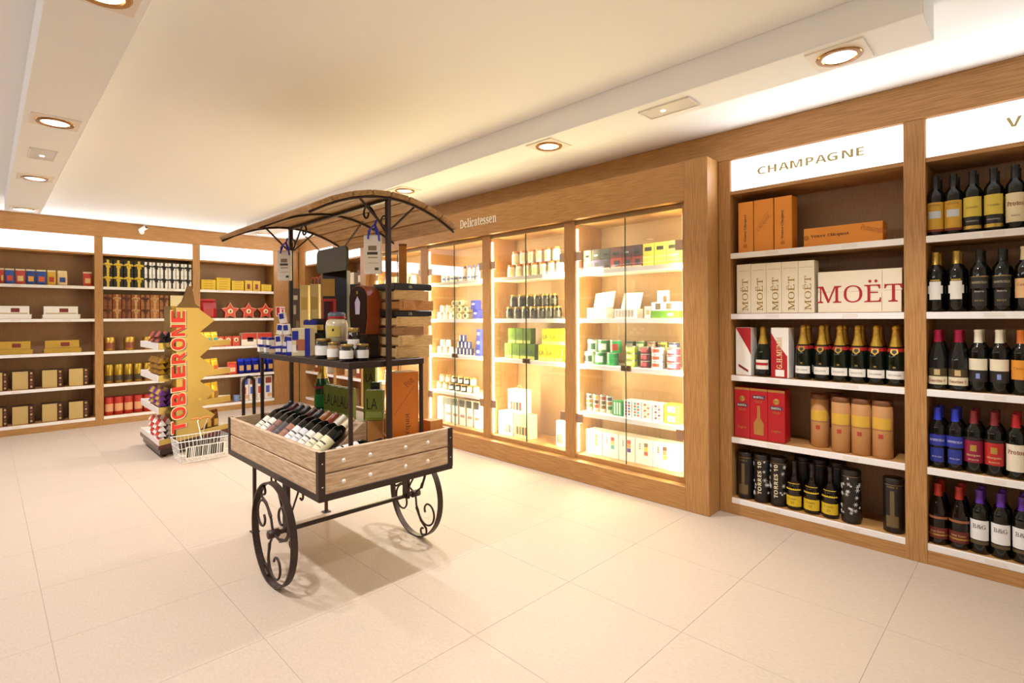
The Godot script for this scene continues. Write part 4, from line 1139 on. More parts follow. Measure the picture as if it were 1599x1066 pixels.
const XD = 3.335   # front of the goods on the cabinet shelves
func dbox(u0, u1, y, h, d, called, label, cat, group, m, panels = [], texts = [], xf = XD): return rbox(u0, u1, y, h, d, called, label, cat, group, m, panels, texts, xf)
func dthing(u, y, called, label, cat, group = "", back = 0.0): return rthing(u, y, XD + 0.045 + back, called, label, cat, group)
func goods_cabinet():
	var wh = paint("f2eee6", .4)
	# bay with tea, tins and cartons (nearest the champagne shelves)
	var y = DY[0]
	var tc = ["4a3020", "2c2018", "2a2a1c", "6a2018", "501c14", "4c1a14"]
	var tl = ["c8783a", "5a4a7a", "4a3a5a", "b03a22", "8a2a1c", "9a3020"]
	var us = [911, 923.5, 938, 953, 970.5, 986.5, 1002]
	for row in 2:
		var rn = ["lower", "upper"][row]
		for i in 6: dbox(us[i], us[i + 1], y + row * 0.0815, 0.08, 0.09, "tea_box", "small dark tea box with framed label, %s row of six" % rn, "box", "dark tea boxes, %s row" % rn, paint(tc[i] if row else tl[i], .4), [[0, .42, .6, .4, paint("17120e"), "label"], [0, .42, .4, .16, paint("e8e2d6"), "name_strip"]] if row else [[.1, .5, .5, .5, paint("2a1c1a"), "label"], [0, .12, .96, .14, paint("d8c8b0"), "name_strip"]])
		for i in 3: dbox(1003.5 + i * 18.5, 1021 + i * 18.5, y + row * 0.0815, 0.08, 0.09, "tea_box", "small yellow tea box beside the dark ones, %s row" % rn, "box", "yellow tea boxes, %s row" % rn, paint("e6d24e", .45), [[0, .5, .62, .34, paint("2c2814"), "label"]] if row else [[0, .8, .9, .1, paint("f2e8a0"), "name_strip"]])
	y = DY[1]
	var ob = dthing(938, y, "open_gift_box", "white gift box standing open with its lid up", "gift box")
	carton(ob, 0.18, 0.075, 0.11, wh, [[0, .04, .16, .045, paint("e0d8cc"), "print"]])
	part(ob, "lid", box(0.18, 0.14, 0.012, 0.002), wh, Vector3(-0.005, 0.078, -0.042), Vector3(-24, 0, 6))
	part(ob, "tray", box(0.17, 0.006, 0.1, 0.001), paint("cfc6b8"), Vector3(0, 0.0755, 0.005))
	var sb = dthing(982, y, "sample_box", "white sample box with a slanted printed lid", "gift box")
	carton(sb, 0.17, 0.07, 0.12, wh)
	for i in 6: part(sb, "compartment", box(0.022, 0.05, 0.001, 0.0002), paint("b8a898"), Vector3(-0.066 + i * 0.0265, 0.01, 0.0604))
	part(sb, "lid", box(0.16, 0.13, 0.01, 0.002), wh, Vector3(0.0, 0.0705, -0.02), Vector3(-22, 0, 0))
	dbox(1006, 1016, y, 0.085, 0.1, "small_box", "small cream box between the sample box and the green box", "box", "", paint("e4dccc"), [[.1, .5, .5, .4, paint("c8a070"), "print"]])
	dbox(1017, 1060, y, 0.052, 0.1, "green_box", "flat green box under a white one", "box", "", paint("5d8a24", .4), [[.2, .5, .2, .4, paint("dce8c0"), "print"]])
	dbox(1017, 1060, y + 0.0525, 0.06, 0.1, "white_box", "flat white box with two dark pictures on the green box", "box", "", wh, [[-.25, .5, .2, .7, paint("6a5a44"), "picture"], [.15, .5, .2, .7, paint("6a5a44"), "picture"]])
	dbox(1026, 1044, y, 0.2, 0.02, "leaflet_stand", "upright white leaflet with a brown picture behind the boxes", "card", "", wh, [[.2, .6, .3, .4, paint("8a6a50"), "picture"]], [], XD + 0.13)
	y = DY[2]
	for row in 2:
		for i in 3:
			var t = dthing([921.5, 938.5, 957][i] + row * 5, y + row * 0.096, "food_can", "tall food can, %s, %s row" % [["white with a crest", "white and green", "bright green"][i], ["lower", "upper"][row]], "can", "tall food cans, %s row" % ["lower", "upper"][row])
			tin(t, 0.043, 0.0955, paint(["e8e6da", "2a7a3c", "1c9a50"][i], .35), foil("cfcfc8", .3), paint([["1c2a20", "e6e8dc", "178a44"], ["3c5a44", "dfe4d6", "a83a30"]][row][i], .4), .2, .7, 110.0)
	for c in 4:
		var names = ["lime", "dark red", "pale blue", "crimson"]
		for row in 3: tin(dthing([986, 1008, 1028, 1052][c], y + row * 0.0505, "small_can", "short %s can in a column of three" % names[c], "can", "short %s cans" % names[c]), [.045, .036, .046, .046][c], 0.05, paint(["b8cc22", "6a1c24", "dfe8ee", "b02a44"][c], .35), foil("d6d6d0", .3), paint(["e8f0a0", "c84a54", "c8402c", "e8b0b8"][c], .4), .25, .75, 80.0)
	for c in 5: tin(dthing(985 + c * 17, y + 0.0, "rear_can", "tall can showing its top behind the columns of short cans", "can", "rear cans", 0.1), 0.04, 0.185, paint(["3a3a3a", "3a7a2a", "8a5a4a", "d0b83a", "4a4a7a"][c], .35), foil("cfcfc8", .3), paint(["c8c0b0", "e0e8c8", "c0a090", "5a4a2a", "c8c8d8"][c]), .6, .9, 100.0)
	y = DY[3]
	for i in 5:
		var t = dthing([910, 920.5, 931, 942, 952][i], y, "spice_tube", "slim tube tin with stacked coloured bands, in a row of five", "tin", "slim banded tubes")
		tin(t, 0.0235, 0.135, paint("d8d0c4", .35), foil("a8a49a", .3))
		for k in 3: part(t, "band", band(0.0242, 0.03 + k * 0.034, 0.056 + k * 0.034, 170.0), paint([["8a4a2a", "3a6a3a", "c8402c"], ["5a5a3a", "b05a2a", "4a2a1c"], ["a83a34", "3a3a4a", "d0a050"]][k][i % 3], .4))
	dbox(956, 972, y, 0.11, 0.08, "green_carton", "green carton with rows of white dots", "box", "", paint("1f8a48", .4), [[-.25, .5, .12, .8, paint("d8ecd8"), "print"], [0, .5, .12, .8, paint("d8ecd8"), "print"], [.25, .5, .12, .8, paint("d8ecd8"), "print"]])
	for i in 4:
		var t = dbox([974, 987, 1002, 1018.5][i], [986, 1001, 1017.5, 1035][i], y, 0.125, 0.1, "checked_carton", "white carton with a column of %s squares" % ["blue and red", "turquoise and red", "rust", "plum"][i], "box", "", wh)
		for k in 5:
			for q in 2: part(t, "square", box(0.018, 0.015, 0.001, 0.0002), paint([["b03a34", "3a5ab0"], ["2a9a9a", "c83a3a"], ["a85a34", "d8c890"], ["7a3a5a", "b89a8a"]][i][(k + q) % 2]), Vector3(-0.013 + q * 0.026, 0.015 + k * 0.021, 0.0504))
	for row in 2: dbox(1036.5, 1060, y + row * 0.0655, 0.065, 0.1, "yellow_carton", "yellow snack carton, %s of two stacked" % ["lower", "upper"][row], "box", "", paint("e0cc3a", .4), [[0, .5, .5, .6, paint("f2ecd0"), "print"], [0, .45, .25, .3, paint("b8402c"), "picture"]])
	y = DY[4]
	for i in 6:
		var u = [915, 940.5, 966, 991.5, 1019, 1050]
		var t = dbox(u[i] + .3, (u + [1062])[i + 1] - .3, y, 0.185, 0.11, "infusion_carton", "white infusion carton with a %s picture strip" % ["brown and lime", "red and teal", "orange and violet", "tan and yellow", "brown and gold", "rose"][i], "box", "", wh)
		for k in 3: part(t, "picture", box(0.03, 0.028, 0.001, 0.0002), paint([["8a5a3a", "d8b04a", "a8c83a"], ["b0403a", "d8b86a", "3aa09a"], ["c8502c", "d8a04a", "5a3a9a"], ["8a6a44", "e0c83a", "c85a2a"], ["6a4a34", "a8845a", "d8b84a"], ["c89090", "d8b0a0", "e0d0b0"]][i][k], .4), Vector3(0.02, 0.13 - k * 0.03, 0.0554))
		for k in 3: part(t, "icon", cyl(0.006, 0.001, 10), paint("b86a4a"), Vector3(-0.03, 0.145 - k * 0.016, 0.0552), Vector3(90, 0, 0))
	# second bay: white jars, dark jars, oil tins, gift boxes with handles
	y = DY[0]
	for row in 2:
		for i in 7 - row:
			jar(dthing((798.5 + i * 12.7) + row * 7, y + row * 0.116, "cream_jar", "white yoghurt-style jar with orange lid, %s row" % ["lower", "upper"][row], "jar", "white jars with orange lids, %s row" % ["lower", "upper"][row]), 0.034, 0.115, wh, paint("c8703a", .4), paint("e8e2b4"))
	y = DY[1]
	for row in 2:
		for i in 7 - row:
			jar(dthing((796.5 + i * 12.5) + row * 6.5, y + row * 0.1055, "preserve_jar", "dark preserve jar with gold lid and scrollwork label, %s row" % ["lower", "upper"][row], "jar", "dark preserve jars, %s row" % ["lower", "upper"][row]), 0.034, 0.105, shine("1c140c"), foil("b8963c", .35), paint("3a3426", .5), .14)
	y = DY[2]
	var ink = paint("14180a")
	for row in 2:
		for i in 8 - row:
			var gr = i < 4 - row
			var k = i if gr else i - (4 - row)
			var u0 = (788.0 + row * 5.5 + k * 11.8) if gr else (840.5 + row * 5.5 + k * 12.6)
			if u0 > 872: continue
			var t = dbox(u0, u0 + (11.2 if gr else 12.0), y + row * 0.1365, 0.135, 0.07, "oil_tin", ("dark green olive oil tin with black lettering, %s row" if gr else "bright yellow olive oil tin with black lettering, %s row") % ["lower", "upper"][row], "tin", "%s oil tins, %s row" % ["green" if gr else "yellow", ["lower", "upper"][row]], foil("5f7a1a", .4) if gr else paint("dcc80e", .4), [[0, .12, .96, .2, paint("b8b44a" if gr else "e8dc6a"), "band"]], [["LA", -.05, .5, .6, .26, ink, "Droid Sans"]])
	y = DY[4]
	for e in [[778, 801, 0.0, "wooden-handled white gift box in the lower pair, left empty of colour"], [802.5, 827, 0.0, "pale yellow gift box with bottle pictures, beside the white one"], [793, 818, 0.2115, "white gift box with bottle pictures standing on two others"], [868.5, 880, 0.0, "slim white gift box beside the cabinet post"]]:
		var t = dbox(e[0], e[1], y + e[2], 0.21, 0.1, "handled_box", ["white gift box with small bottle print, in the lower pair", "pale yellow gift box with bottle pictures, in the lower pair", "white gift box with rope handle standing on two others", "slim white gift box beside the cabinet post"][[778, 802.5, 793, 868.5].find(e[0])], "gift box", "", paint("efe2a8", .45) if e[0] == 802.5 else wh)
		var w = z_at(e[1], y, XD) - z_at(e[0], y, XD)
		for k in 4: part(t, "bottle_print", box(w * .13, 0.07, 0.001, 0.0002), paint(["5a3a2a", "8a6a3a", "3a3a2a", "a03a2a"][k], .4), Vector3((k - 1.5) * w * .18, 0.03, 0.0504))
		if e[2] > 0: part(t, "rope_handle", tubes([[Vector3(-.03, .209, 0), Vector3(-.02, .235, 0), Vector3(0, .245, 0), Vector3(.02, .235, 0), Vector3(.03, .209, 0)]], .004, 6), paint("d8c48a"))
	# third bay
	y = DY[0]
	for i in 9: 
		var t = dthing(693 + i * 6.7, y, "water_bottle", "slim white bottle with blue cap in a row", "bottle", "slim white bottles with blue caps", 0.02 * (i % 2))
		part(t, "body", lathe([Vector2(0, 0), Vector2(.02, 0), Vector2(.022, .004), Vector2(.022, .1), Vector2(.018, .12), Vector2(.009, .132), Vector2(.009, .14), Vector2(0, .14)], 16), wh)
		part(t, "cap", cyl(.0105, .022, 12), paint("4a5ac0", .35), Vector3(0, .1335, 0))
		part(t, "label", band(.0226, .03, .05, 160.0), paint("5a6ab0"))
	for sh in [1, 2]:
		y = DY[sh]
		for e in [[687, 0], [696, 0], [705, 0], [691.5, 1], [700.5, 1]]: jar(dthing(e[0], y + e[1] * 0.0705, "white_jar", "small white porcelain jar in a pyramid on the %s shelf" % ["second", "third"][sh - 1], "jar", "white jars, %s shelf" % ["second", "third"][sh - 1]), 0.027, 0.07, wh, wh, null, .18)
	y = DY[1]
	for row in 3:
		for i in 3 - int(row == 2):
			var poly = []
			for k in 6: poly.append(Vector2(.031, 0).rotated(TAU * k / 6.0 + PI / 6) + Vector2(0, .031))
			var t = dthing(712 + i * 9.5 + row * 0.5, y + row * 0.0628, "hexagon_box", "patterned six-sided box in the stack by the blue cartons", "box", "six-sided patterned boxes")
			part(t, "body", prism("hexbox", poly, .08), paint("d8cfa8", .45))
			part(t, "front_print", prism("hexprint", poly.map(func(v): return (v - Vector2(0, .031)) * .6 + Vector2(0, .031)), .001), paint(["5a4a34", "8a7a3a", "3a3428"][(i + row) % 3]), Vector3(0, 0, .0406))
	for row in 2: dbox(738 - row * 3, 746 - row * 3, y + row * 0.09, 0.0895, 0.07, "blue_carton", "deep blue carton beside the six-sided boxes, %s" % ["lower", "upper"][row], "box", "", paint("2a2f9a", .4), [[0, .6, .6, .2, paint("b8b8e0"), "print"]])
	y = DY[2]
	for row in 3:
		for i in 5 - row - int(row == 2): tin(dthing(714.5 + i * 5.6 + row * 2.8, y + row * 0.0655, "blue_tin", "small blue and cream tin in a pyramid", "tin", "small blue tins in a pyramid"), 0.0175, 0.065, paint("26318f", .35), paint("26318f", .35), paint("e6e0cc"), .1, .9, 60.0)
	for row in 3: dbox(742 + row, 750.5, y + row * 0.0855, 0.085, 0.06, "navy_carton", "navy carton in the stack of three by the post", "box", "navy cartons", paint("2c3494", .4), [[0, .5, .5, .3, paint("c8c8e6"), "print"]])
	y = DY[3]
	for row in 2:
		for i in 7 - row: jar(dthing(686.5 + i * 9.6 + row * 4.8, y + row * 0.0755, "honey_jar", "round glass jar with gold lid, %s, %s row" % ["pale contents" if i in [0, 1, 5, 6] else "dark contents", ["lower", "upper"][row]], "jar", "round jars with gold lids, %s row" % ["lower", "upper"][row]), 0.031, 0.075, shine("d8cfb4") if i in [0, 1, 5, 6] else shine("2a2018"), foil("cfae5c", .35), wh, .18)
	y = DY[4]
	for i in 6: dbox(683.5 + i * 11.3, 692 + i * 11.3, y, 0.25, 0.06, "bottle_carton", "slim carton, dark above and white below, in a row of six", "box", "slim dark and white cartons", paint("e8e2d8", .4), [[0, .86, 1.0, .27, paint("2c2620"), "dark_top"], [0, .6, .7, .14, paint("f4f0ea"), "label"], [.1, .36, .8, .1, paint("a86a54"), "picture"]])
	# fourth bay, seen past the cart
	for sh in 5:
		y = DY[sh]
		for i in 6: jar(dthing(606 + i * 7.9, y, "storage_jar", "white lidded jar in the far cabinet bay, %s shelf" % ["top", "second", "third", "fourth", "lowest"][sh], "jar", "white jars in the far bay"), 0.036, [0.12, 0.09, 0.1, 0.12, 0.16][sh], wh, [wh, paint("d8c06a"), foil("cfae5c")][sh % 3], paint(["e0d8b8", "c8b070", "8a7a5a"][sh % 3]), .16)
	var cone = dthing(633, DY[0] + 0.1205, "paper_cone", "white paper cone on the jars in the far bay", "cone")
	part(cone, "body", lathe([Vector2(0, 0), Vector2(.07, 0), Vector2(.07, .01), Vector2(.018, .12), Vector2(0, .125)], 18), wh)
	part(cone, "rim", lathe([Vector2(.0705, .0), Vector2(.073, .003), Vector2(.0705, .008)], 18), paint("e6d8a8"))

# things on the cart: x 1.16..1.57 across its shelf, z -2.2..-3.3 along it
const CS = 1.0505
func ct(u, x, y, called, label, cat, group = "", turn = -45.0): return thing(called, label, cat, Vector3(x, y, along(Vector3(x, y, 0), Vector3(0, 0, 1), u)), turn, group)
func goods_cart():
	var wh = paint("efe8dc", .4)
	var navy = paint("232c8c", .35)
	# small blue-topped boxes at the handle end
	for e in [[408, 0], [418, 0], [412.5, 1], [422.5, 1]]:
		var t = ct(e[0], 1.2, CS + e[1] * 0.0455, "sugar_box", "tiny white box with blue top at the handle end of the cart shelf", "box", "tiny blue-topped boxes", 0.0)
		part(t, "body", box(0.034, 0.045, 0.034), wh)
		part(t, "top_band", box(0.0352, 0.016, 0.0352), navy, Vector3(0, 0.0295, 0))
	var t = ct(432, 1.2, CS, "small_carton", "small tan box with blue lid beside the tiny boxes", "box", "", -45.0)
	carton(t, 0.06, 0.045, 0.05, paint("c8a878"), [[0, .036, .06, .016, navy, "band"]])
	# packets standing in a slim rack
	for i in 5:
		var q = ct([437, 448, 437, 449, 443][i], 1.2 + (i % 2) * .012, CS + 0.0455 + [0.0, 0.0, .065, .065, .13][i], "coffee_pod_pack", "white and blue packet in the leaning zigzag stack", "packet", "zigzag stacked packets", -45.0)
		carton(q, 0.034, 0.06, 0.028, wh, [[0, .04, .026, .03, navy, "print"]])
		q.rotation_degrees.z = [7.0, -7.0, -7.0, 7.0, 10.0][i]
	for i in 2:
		var q = ct([437, 448][i], 1.2 + i * .012, CS, "packet_block", "blue base block under the zigzag packets", "box", "blue base blocks", -45.0)
		carton(q, 0.036, 0.045, 0.045, navy, [[0, .022, .03, .02, wh, "print"]])
	var sp = ct(455, 1.185, CS, "biscuit_sachet", "tilted blue and white sachet at the shelf edge", "packet", "", -45.0)
	carton(sp, 0.05, 0.1, 0.014, navy, [[0, .05, .04, .06, paint("d8d4e0"), "print"]])
	# picture box with blue side
	var pb = ct(474, 1.225, CS, "sweet_carton", "picture-printed sweet carton with a navy side panel", "box", "", -45.0)
	carton(pb, 0.1, 0.15, 0.07, paint("d8c49a"), [[-.03, .11, .034, .05, navy, "picture"], [.0, .06, .05, .06, paint("b0603c"), "picture"], [-.03, .04, .03, .04, paint("f0e6d0"), "picture"], [.035, .075, .028, .148, navy, "side_panel"]])
	for i in 2:
		var q = ct([480, 489][i], 1.3, CS + 0.12, "paste_tub", "small cream box with rounded blue top on the dark boxes", "box", "cream boxes with blue tops", -45.0)
		part(q, "body", box(0.034, 0.045, 0.03), paint("e6cf98"))
		part(q, "top_band", prism("tubtop", [Vector2(-.017, 0), Vector2(.017, 0), Vector2(.017, .018), Vector2(.009, .029), Vector2(-.009, .029), Vector2(-.017, .018)], .03), navy, Vector3(0, .0455, 0))
	carton(ct(486, 1.3, CS, "dark_carton", "dark carton carrying the cream and blue boxes", "box", "", -45.0), 0.12, 0.1195, 0.05, paint("2a2622", .4), [[0, .06, .08, .05, paint("8a7a5a"), "label"]])
	# tall boxes along the far side of the shelf
	carton(ct(499, 1.36, CS, "black_carton", "low black carton with a yellow window behind the jars", "box", "", -45.0), 0.07, 0.2, 0.04, paint("15120f", .35), [[0, .15, .06, .03, paint("e0b84a"), "window"]])
	for i in 2: carton(ct([478, 494][i], 1.5, CS, "biscuit_tower", "tall pale yellow carton at the far side of the cart shelf", "box", "tall pale yellow cartons", -45.0), 0.055, 0.42, 0.06, paint("e2c878", .45), [[0, .3, .04, .08, paint("cfae54"), "print"]])
	carton(ct(464, 1.47, CS, "speckled_pack", "tall brown speckled pack beside the pale yellow cartons", "packet", "", -45.0), 0.07, 0.4, 0.05, paint("5a3f2a", .4), [[-.01, .26, .03, .06, paint("c8b090"), "print"], [.015, .16, .02, .05, paint("8a7050"), "print"], [0, .34, .03, .03, paint("e0d0b0"), "print"]])
	var hb = ct(525, 1.455, CS, "ham_carton", "tall black carton with a red and gold picture panel", "box", "", -45.0)
	carton(hb, 0.15, 0.48, 0.07, paint("131010", .3), [[-.03, .38, .07, .1, paint("c89a3c"), "gold_print"], [-.03, .24, .085, .15, paint("c02a22"), "red_print"], [-.03, .25, .055, .1, paint("2a1a14"), "picture"], [-.07, .24, .012, .46, paint("b08a5a"), "edge_band"]])
	carton(ct(557, 1.545, CS, "black_carton", "tall plain black carton between the picture carton and the leather cases", "box", "", -45.0), 0.06, 0.4, 0.05, paint("1c1a18", .35), [[-.012, .2, .02, .3, paint("4a463e"), "print"]])
	# leather wine cases
	for i in 2:
		var q = ct([570, 605][i], [1.36, 1.56][i], CS + [0.1205, 0.0][i], "leather_case", ["tan leather bottle case with dark front beside the crates", "tan leather bottle case behind the crates"][i], "case", "", [-75.0, 0.0][i])
		var poly = [Vector2(-.06, 0), Vector2(.06, 0), Vector2(.075, .1), Vector2(.075, .22)]
		for k in 9: poly.append(Vector2(.075 * cos(PI * (k + .5) / 9.0), .22 + .075 * sin(PI * (k + .5) / 9.0)))
		poly += [Vector2(-.075, .22), Vector2(-.075, .1)]
		poly = poly.map(func(v): return v * 0.83)
		part(q, "body", prism("lcase", poly, .085), paint("9a4a1e", .35))
		var fr = part(q, "front_panel", prism("lcase_f", poly.map(func(v): return Vector2(v.x * .93, v.y * .95 + .007)), .006), mat("dark_leather", "24120c", .2), Vector3(0, 0, .046))
		part(fr, "crest", prism("lcase_c", [Vector2(-.014, .1), Vector2(.014, .1), Vector2(.018, .16), Vector2(0, .19), Vector2(-.018, .16)], .001), paint("b8a8b8", .4), Vector3(0, 0, .0037))
		part(fr, "clasp", box(.012, .016, .004), foil("b8963c"), Vector3(0, .2, .005))
	# stack of wooden wine crates
	var yy = CS
	for i in 8:
		var h = [.06, .053, .045, .048, .03, .051, .05, .034][i]
		var dark = i in [4, 7]
		var q = thing("wooden_crate", ["pale wooden gift crate at the bottom of the cart stack", "pale wooden crate second from the bottom of the stack", "shallow wooden crate third from the bottom of the stack", "pale wooden crate under the lower black lid box", "flat black lidded box in the middle of the crate stack", "orange-toned wooden crate above the middle black box", "pale wooden crate under the top black box", "flat black lidded box on top of the crate stack"][i], "crate", Vector3(1.53 + [.0, .012, -.014, .006, .004, .016, -.012, .004][i], yy, -2.335), [0.0, 4.0, -5.0, 2.0, 0.0, 5.0, -4.0, 0.0][i])
		if dark:
			part(q, "body", box(0.225, h, 0.2, 0.003), paint("1d1512", .35))
			words(q, "Oh", paint("e0d8c8"), Vector3(-0.02, h / 2, 0.1006), 0.02, 0.014, "Droid Serif")
		else:
			var wl = [M.crate_wood, M.crate_wood, M.crate_wood_dark, M.crate_wood, null, M.crate_wood_orange, M.crate_wood, null][i]
			var cw = [.2, .215, .165, .212, 0, .218, .17, 0][i]
			part(q, "body", boxes("crate %.3f" % h, [[Vector3(0, h / 2, .096), Vector3(cw, h, .008)], [Vector3(0, h / 2, -.096), Vector3(cw, h, .008)], [Vector3(.004 - cw / 2, h / 2, 0), Vector3(.008, h * .72, .184)], [Vector3(cw / 2 - .004, h / 2, 0), Vector3(.008, h * .72, .184)], [Vector3(0, .004, 0), Vector3(cw - .016, .006, .184)]]), wl)
			part(q, "lid", box(cw - 0.016, 0.006, 0.184, 0.001), wl, Vector3(0, h - 0.02, 0))
			part(q, "slat", box(0.06, h * .8, 0.003, 0.0005), wl, Vector3(-0.06, h * .1, 0.1015))
		yy += h + 0.0005
	var wb = thing("bottle_case", "tall narrow wooden bottle case standing on the crate stack", "case", Vector3(1.545, yy, -2.35), -30.0)
	part(wb, "body", box(0.04, 0.2, 0.04, 0.002), paint("b0701e", .45))
	part(wb, "lid_edge", box(0.042, 0.01, 0.042, 0.001), paint("8a5214", .45), Vector3(0, 0.2005, 0))
	# jars near the camera end
	var cj = ct(526, 1.32, CS + 0.075, "stoneware_jar", "cream stoneware mustard jar with red and grey cloth lid", "jar", "", -45.0)
	part(cj, "body", lathe([Vector2(0, 0), Vector2(.05, 0), Vector2(.055, .006), Vector2(.058, .09), Vector2(.05, .115), Vector2(.04, .122), Vector2(.04, .13), Vector2(0, .13)], 26), shine("d8c8a4"))
	part(cj, "lid", lathe([Vector2(0, .13), Vector2(.043, .1302), Vector2(.044, .15), Vector2(.036, .158), Vector2(0, .16)], 22), paint("5a6470", .4))
	part(cj, "red_ring", lathe([Vector2(.0408, .124), Vector2(.0455, .126), Vector2(.0455, .135), Vector2(.0425, .137)], 22), paint("b82a28", .4))
	var lb = part(cj, "label", band(.0586, .03, .085, 70.0), paint("dcc45a"))
	part(lb, "emblem", band(.0592, .06, .072, 10.0), paint("3a2a14"))
	carton(ct(527, 1.32, CS, "plinth_box", "dark flat box under the stoneware jar", "box", "", -45.0), 0.13, 0.0745, 0.1, paint("241a14", .4), [[.03, .04, .05, .04, paint("a83a2c"), "print"]])
	for i in 5:
		var e = [[506, 1.215, .042, .1, "wide dark jar with a white tag at the shelf edge"], [521, 1.2, .03, .085, "slim jar of pale preserves beside the dark jar"], [542, 1.2, .034, .08, "small dark jar with white label, beside the slim jar"], [566, 1.272, .034, .08, "small dark jar with white label, by the shelf corner"], [553, 1.268, .03, .155, "tall dark jar with white label behind the small jars"]][i]
		jar(ct(e[0], e[1], CS, "preserve_jar", e[4], "jar", "", -50.0), e[2], e[3], shine("1e150f") if i != 1 else shine("a88a5a"), foil("a88c50", .35), wh, .14)
	# dark carton under the leather cases
	carton(ct(570, 1.36, CS, "dark_carton", "dark low carton under the leather bottle case", "box", "", -75.0), 0.1, 0.12, 0.09, paint("20130e", .35), [[-.01, .09, .03, .012, paint("c8a070"), "label"]])
	# inside the box: a rack of reclining wine bottles
	var by = CY0 + 0.0045
	var caps = ["1a1715", "4a1416", "18181a", "1a1715", "3c1012", "16161a", "a0622c", "8a3a1c", "e2d8c0", "e6d6a8"]
	var labs = ["e8dcc0", "efe6d0", "8a4a30", "3a2a22", "a8603a", "e6e0d6", "d8d2cc", "e4dcc8", "dccfa8", "e6d8a4"]
	var dir = Vector3(0.80, 0.60, 0).normalized()
	var rb = thing("bottle_rack", "sloping wooden rack inside the cart box under the bottles", "rack", Vector3(1.228, by, -2.81))
	var rp = [Vector2(-.155, 0), Vector2(.13, 0), Vector2(.13, .235), Vector2(.11, .235), Vector2(-.155, .035)]
	part(rb, "ramp", prism("rackramp", rp, .82), M.plank)
	part(rb, "stop", box(.012, .03, .84, .002), M.plank, Vector3(-.16, 0, 0))
	for i in 10:
		var z = -3.185 + i * 0.083
		var base = Vector3(1.083, by + 0.037, z) + Vector3(-dir.y, dir.x, 0) * 0.043 + dir * 0.012
		var b = thing("reclining_wine_bottle", "reclining wine bottle with %s label and %s capsule" % [["cream", "ivory", "rust", "brown", "copper", "white", "pale grey", "bone", "beige", "buff"][i], ["black", "maroon", "charcoal", "jet black", "oxblood", "blue-black", "amber", "chestnut", "off-white", "straw"][i]], "bottle", base, 0.0, "wine bottles reclining in the cart")
		b.transform = Transform3D(Basis(Vector3(dir.y, -dir.x, 0), dir, Vector3(0, 0, 1)) * Basis(Vector3.UP, deg_to_rad(-62.0)), base)
		bottle(b, "bordeaux", M.glass_dark, paint(caps[i], .35), [{"y0": .05, "y1": .15, "m": paint(labs[i], .5), "deg": 150.0}, {"y0": .108, "y1": .116, "m": paint("4a3626"), "deg": 64.0}, {"y0": .085, "y1": .089, "m": paint("7a5a40"), "deg": 46.0}])
	# one bottle lying across the front, with its corkscrew ring
	var lb2 = thing("lying_wine_bottle", "wine bottle with white label lying flat by the bolted end board", "bottle", Vector3(1.06, by + 0.16, -2.225))
	lb2.transform = Transform3D(Basis(Vector3(0.12, -0.99, 0).normalized(), Vector3(0.99, 0.12, 0).normalized(), Vector3(0, 0, 1)) * Basis(Vector3.UP, deg_to_rad(-50.0)), Vector3(1.065, by + 0.127, -2.264))
	bottle(lb2, "bordeaux", M.glass_dark, paint("141414", .3), [{"y0": .1, "y1": .17, "m": paint("e8e4de", .5), "deg": 150.0}, {"y0": .065, "y1": .09, "m": paint("e8e4de", .5), "deg": 90.0}])
	var sup = thing("bottle_cradle", "wooden block holding the lying bottle by the end board", "block", Vector3(1.2, by, -2.262))
	part(sup, "body", box(.22, .07, .06, .002), M.plank)
	part(sup, "cradle_ring", tubes([[Vector3(.15, .04, .03), Vector3(.19, .07, .036), Vector3(.205, .12, .03), Vector3(.195, .175, .0), Vector3(.18, .198, -.02)], [Vector3(.1, .04, .027), Vector3(.12, .035, .034), Vector3(.15, .04, .03)]], .0045, 6), mat("copper", "b08a6a", .3, .9))
	# champagne bottle, oil tins and cartons at the far side of the box
	var cb = thing("champagne_bottle", "green champagne bottle with gold neck standing in the cart", "bottle", Vector3(1.44, by + .18, -3.06), -60.0)
	bottle(cb, "champagne", mat("glass_bright_green", "0d4a1c", .08), foil("c8a85a", .35), [{"y0": .15, "y1": .165, "m": paint("8a1a1c"), "deg": 180.0}, {"y0": .05, "y1": .12, "m": paint("1f7a34", .3), "deg": 120.0}], 1.08)
	carton(thing("bottle_box", "low cardboard box under the champagne bottle and oil tins", "box", Vector3(1.53, by, -2.92), 0.0), 0.26, 0.1795, 0.46, paint("7a5a38"), [[0, .06, .1, .05, paint("5a3c22"), "print"]])
	for i in 4:
		var z = [-2.965, -2.885, -2.805, -2.725][i]
		carton(thing("oil_tin", "green olive oil tin in the row of four inside the cart", "tin", Vector3(1.44, by + .18, z), -62.0, "oil tins in the cart"), 0.056, 0.19, 0.04, paint("74802c", .4), [[0, .03, .055, .03, paint("a8ac5c"), "band"]], [["LA", 0, .11, .04, .06, paint("14180a"), "Droid Sans"]])
	var big = thing("oil_tin", "large yellow-green olive oil tin beside the big orange carton", "tin", Vector3(1.405, by + .2445, -2.395), -40.0)
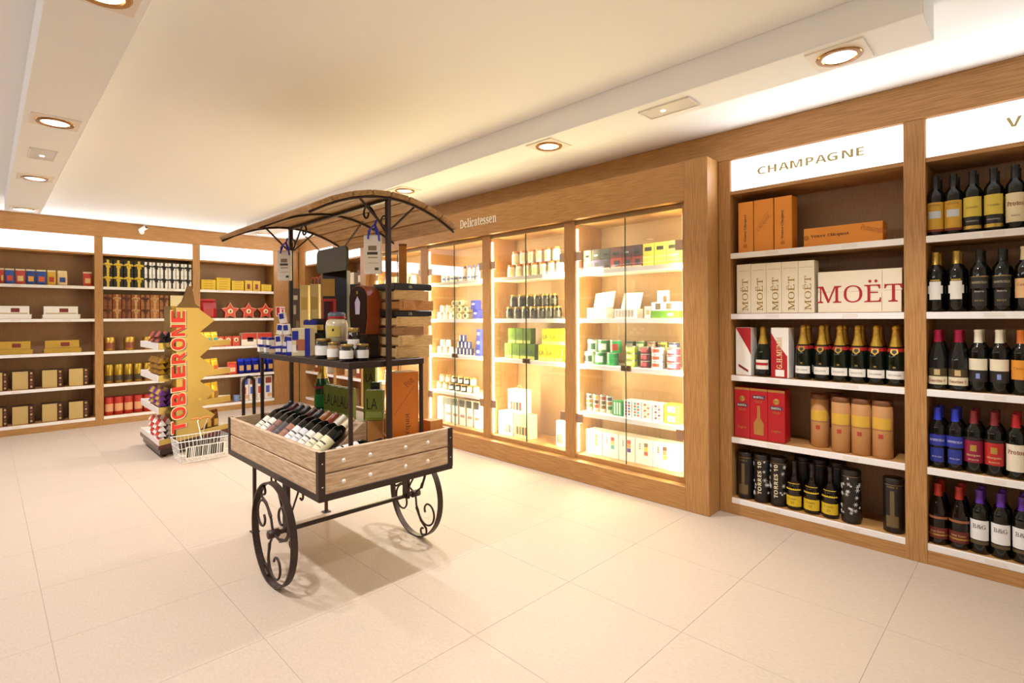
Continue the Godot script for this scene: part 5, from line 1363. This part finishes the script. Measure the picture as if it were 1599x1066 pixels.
	carton(big, 0.09, 0.15, 0.06, paint("84902c", .4), [[0, .03, .08, .03, paint("a8b45a"), "band"]], [["LA", -.01, .085, .05, .055, paint("14180a"), "Droid Sans"]])
	var bc = thing("kraft_carton", "kraft carton under the large oil tin", "carton", Vector3(1.405, by, -2.39), -35.0)
	carton(bc, 0.075, 0.2435, 0.07, paint("b07434"), [[-.02, .05, .02, .06, paint("8a5424"), "print"]])
	carton(thing("oil_tin", "green olive oil tin standing on the back box", "tin", Vector3(1.58, by + .18, -2.74), -45.0), 0.07, 0.3, 0.06, paint("7a8628", .4), [], [["LA", 0, .24, .04, .045, paint("14180a"), "Droid Sans"]])
	carton(thing("dark_bottle_box", "slim dark green box beside the big orange carton", "box", Vector3(1.475, by, -2.5), -45.0), 0.05, 0.42, 0.05, paint("26301c", .4), [[0, .38, .035, .04, paint("14140e"), "label"]])
	var oc = thing("champagne_carton", "big orange carton with lettering up its front standing in the cart", "carton", Vector3(1.487, by, -2.275), -12.0)
	carton(oc, 0.14, 0.49, 0.09, paint("d9781c", .4))
	words(oc, "Veuve Clicquot", paint("5a3210"), Vector3(0.012, 0.15, 0.0462), 0.27, 0.03, "Droid Serif", 90.0)
	part(oc, "stripe", box(0.17, 0.0018, 0.0006, 0.0001), paint("8a4a12"), Vector3(-0.005, 0.35, 0.0454), Vector3(0, 0, 52))
	words(oc, "Pon", paint("8a4a12"), Vector3(0.02, 0.44, 0.0462), 0.05, 0.03, "Droid Serif", 40.0)
	var lean = thing("champagne_carton", "orange carton leaning sideways behind the big one", "carton", Vector3(1.6, by + 0.01, -2.39), -20.0)
	carton(lean, 0.075, 0.45, 0.08, paint("c8702a", .45), [[.01, .2, .02, .08, paint("a05a20"), "print"]])
	lean.rotation_degrees.z = 7.0
	carton(thing("kraft_carton", "small kraft carton in the box corner by the leaning carton", "carton", Vector3(1.64, by + 0.0, -2.225), 0.0), 0.08, 0.235, 0.07, paint("c07a38"), [[-.005, .17, .04, .02, paint("8a5424"), "print"]])
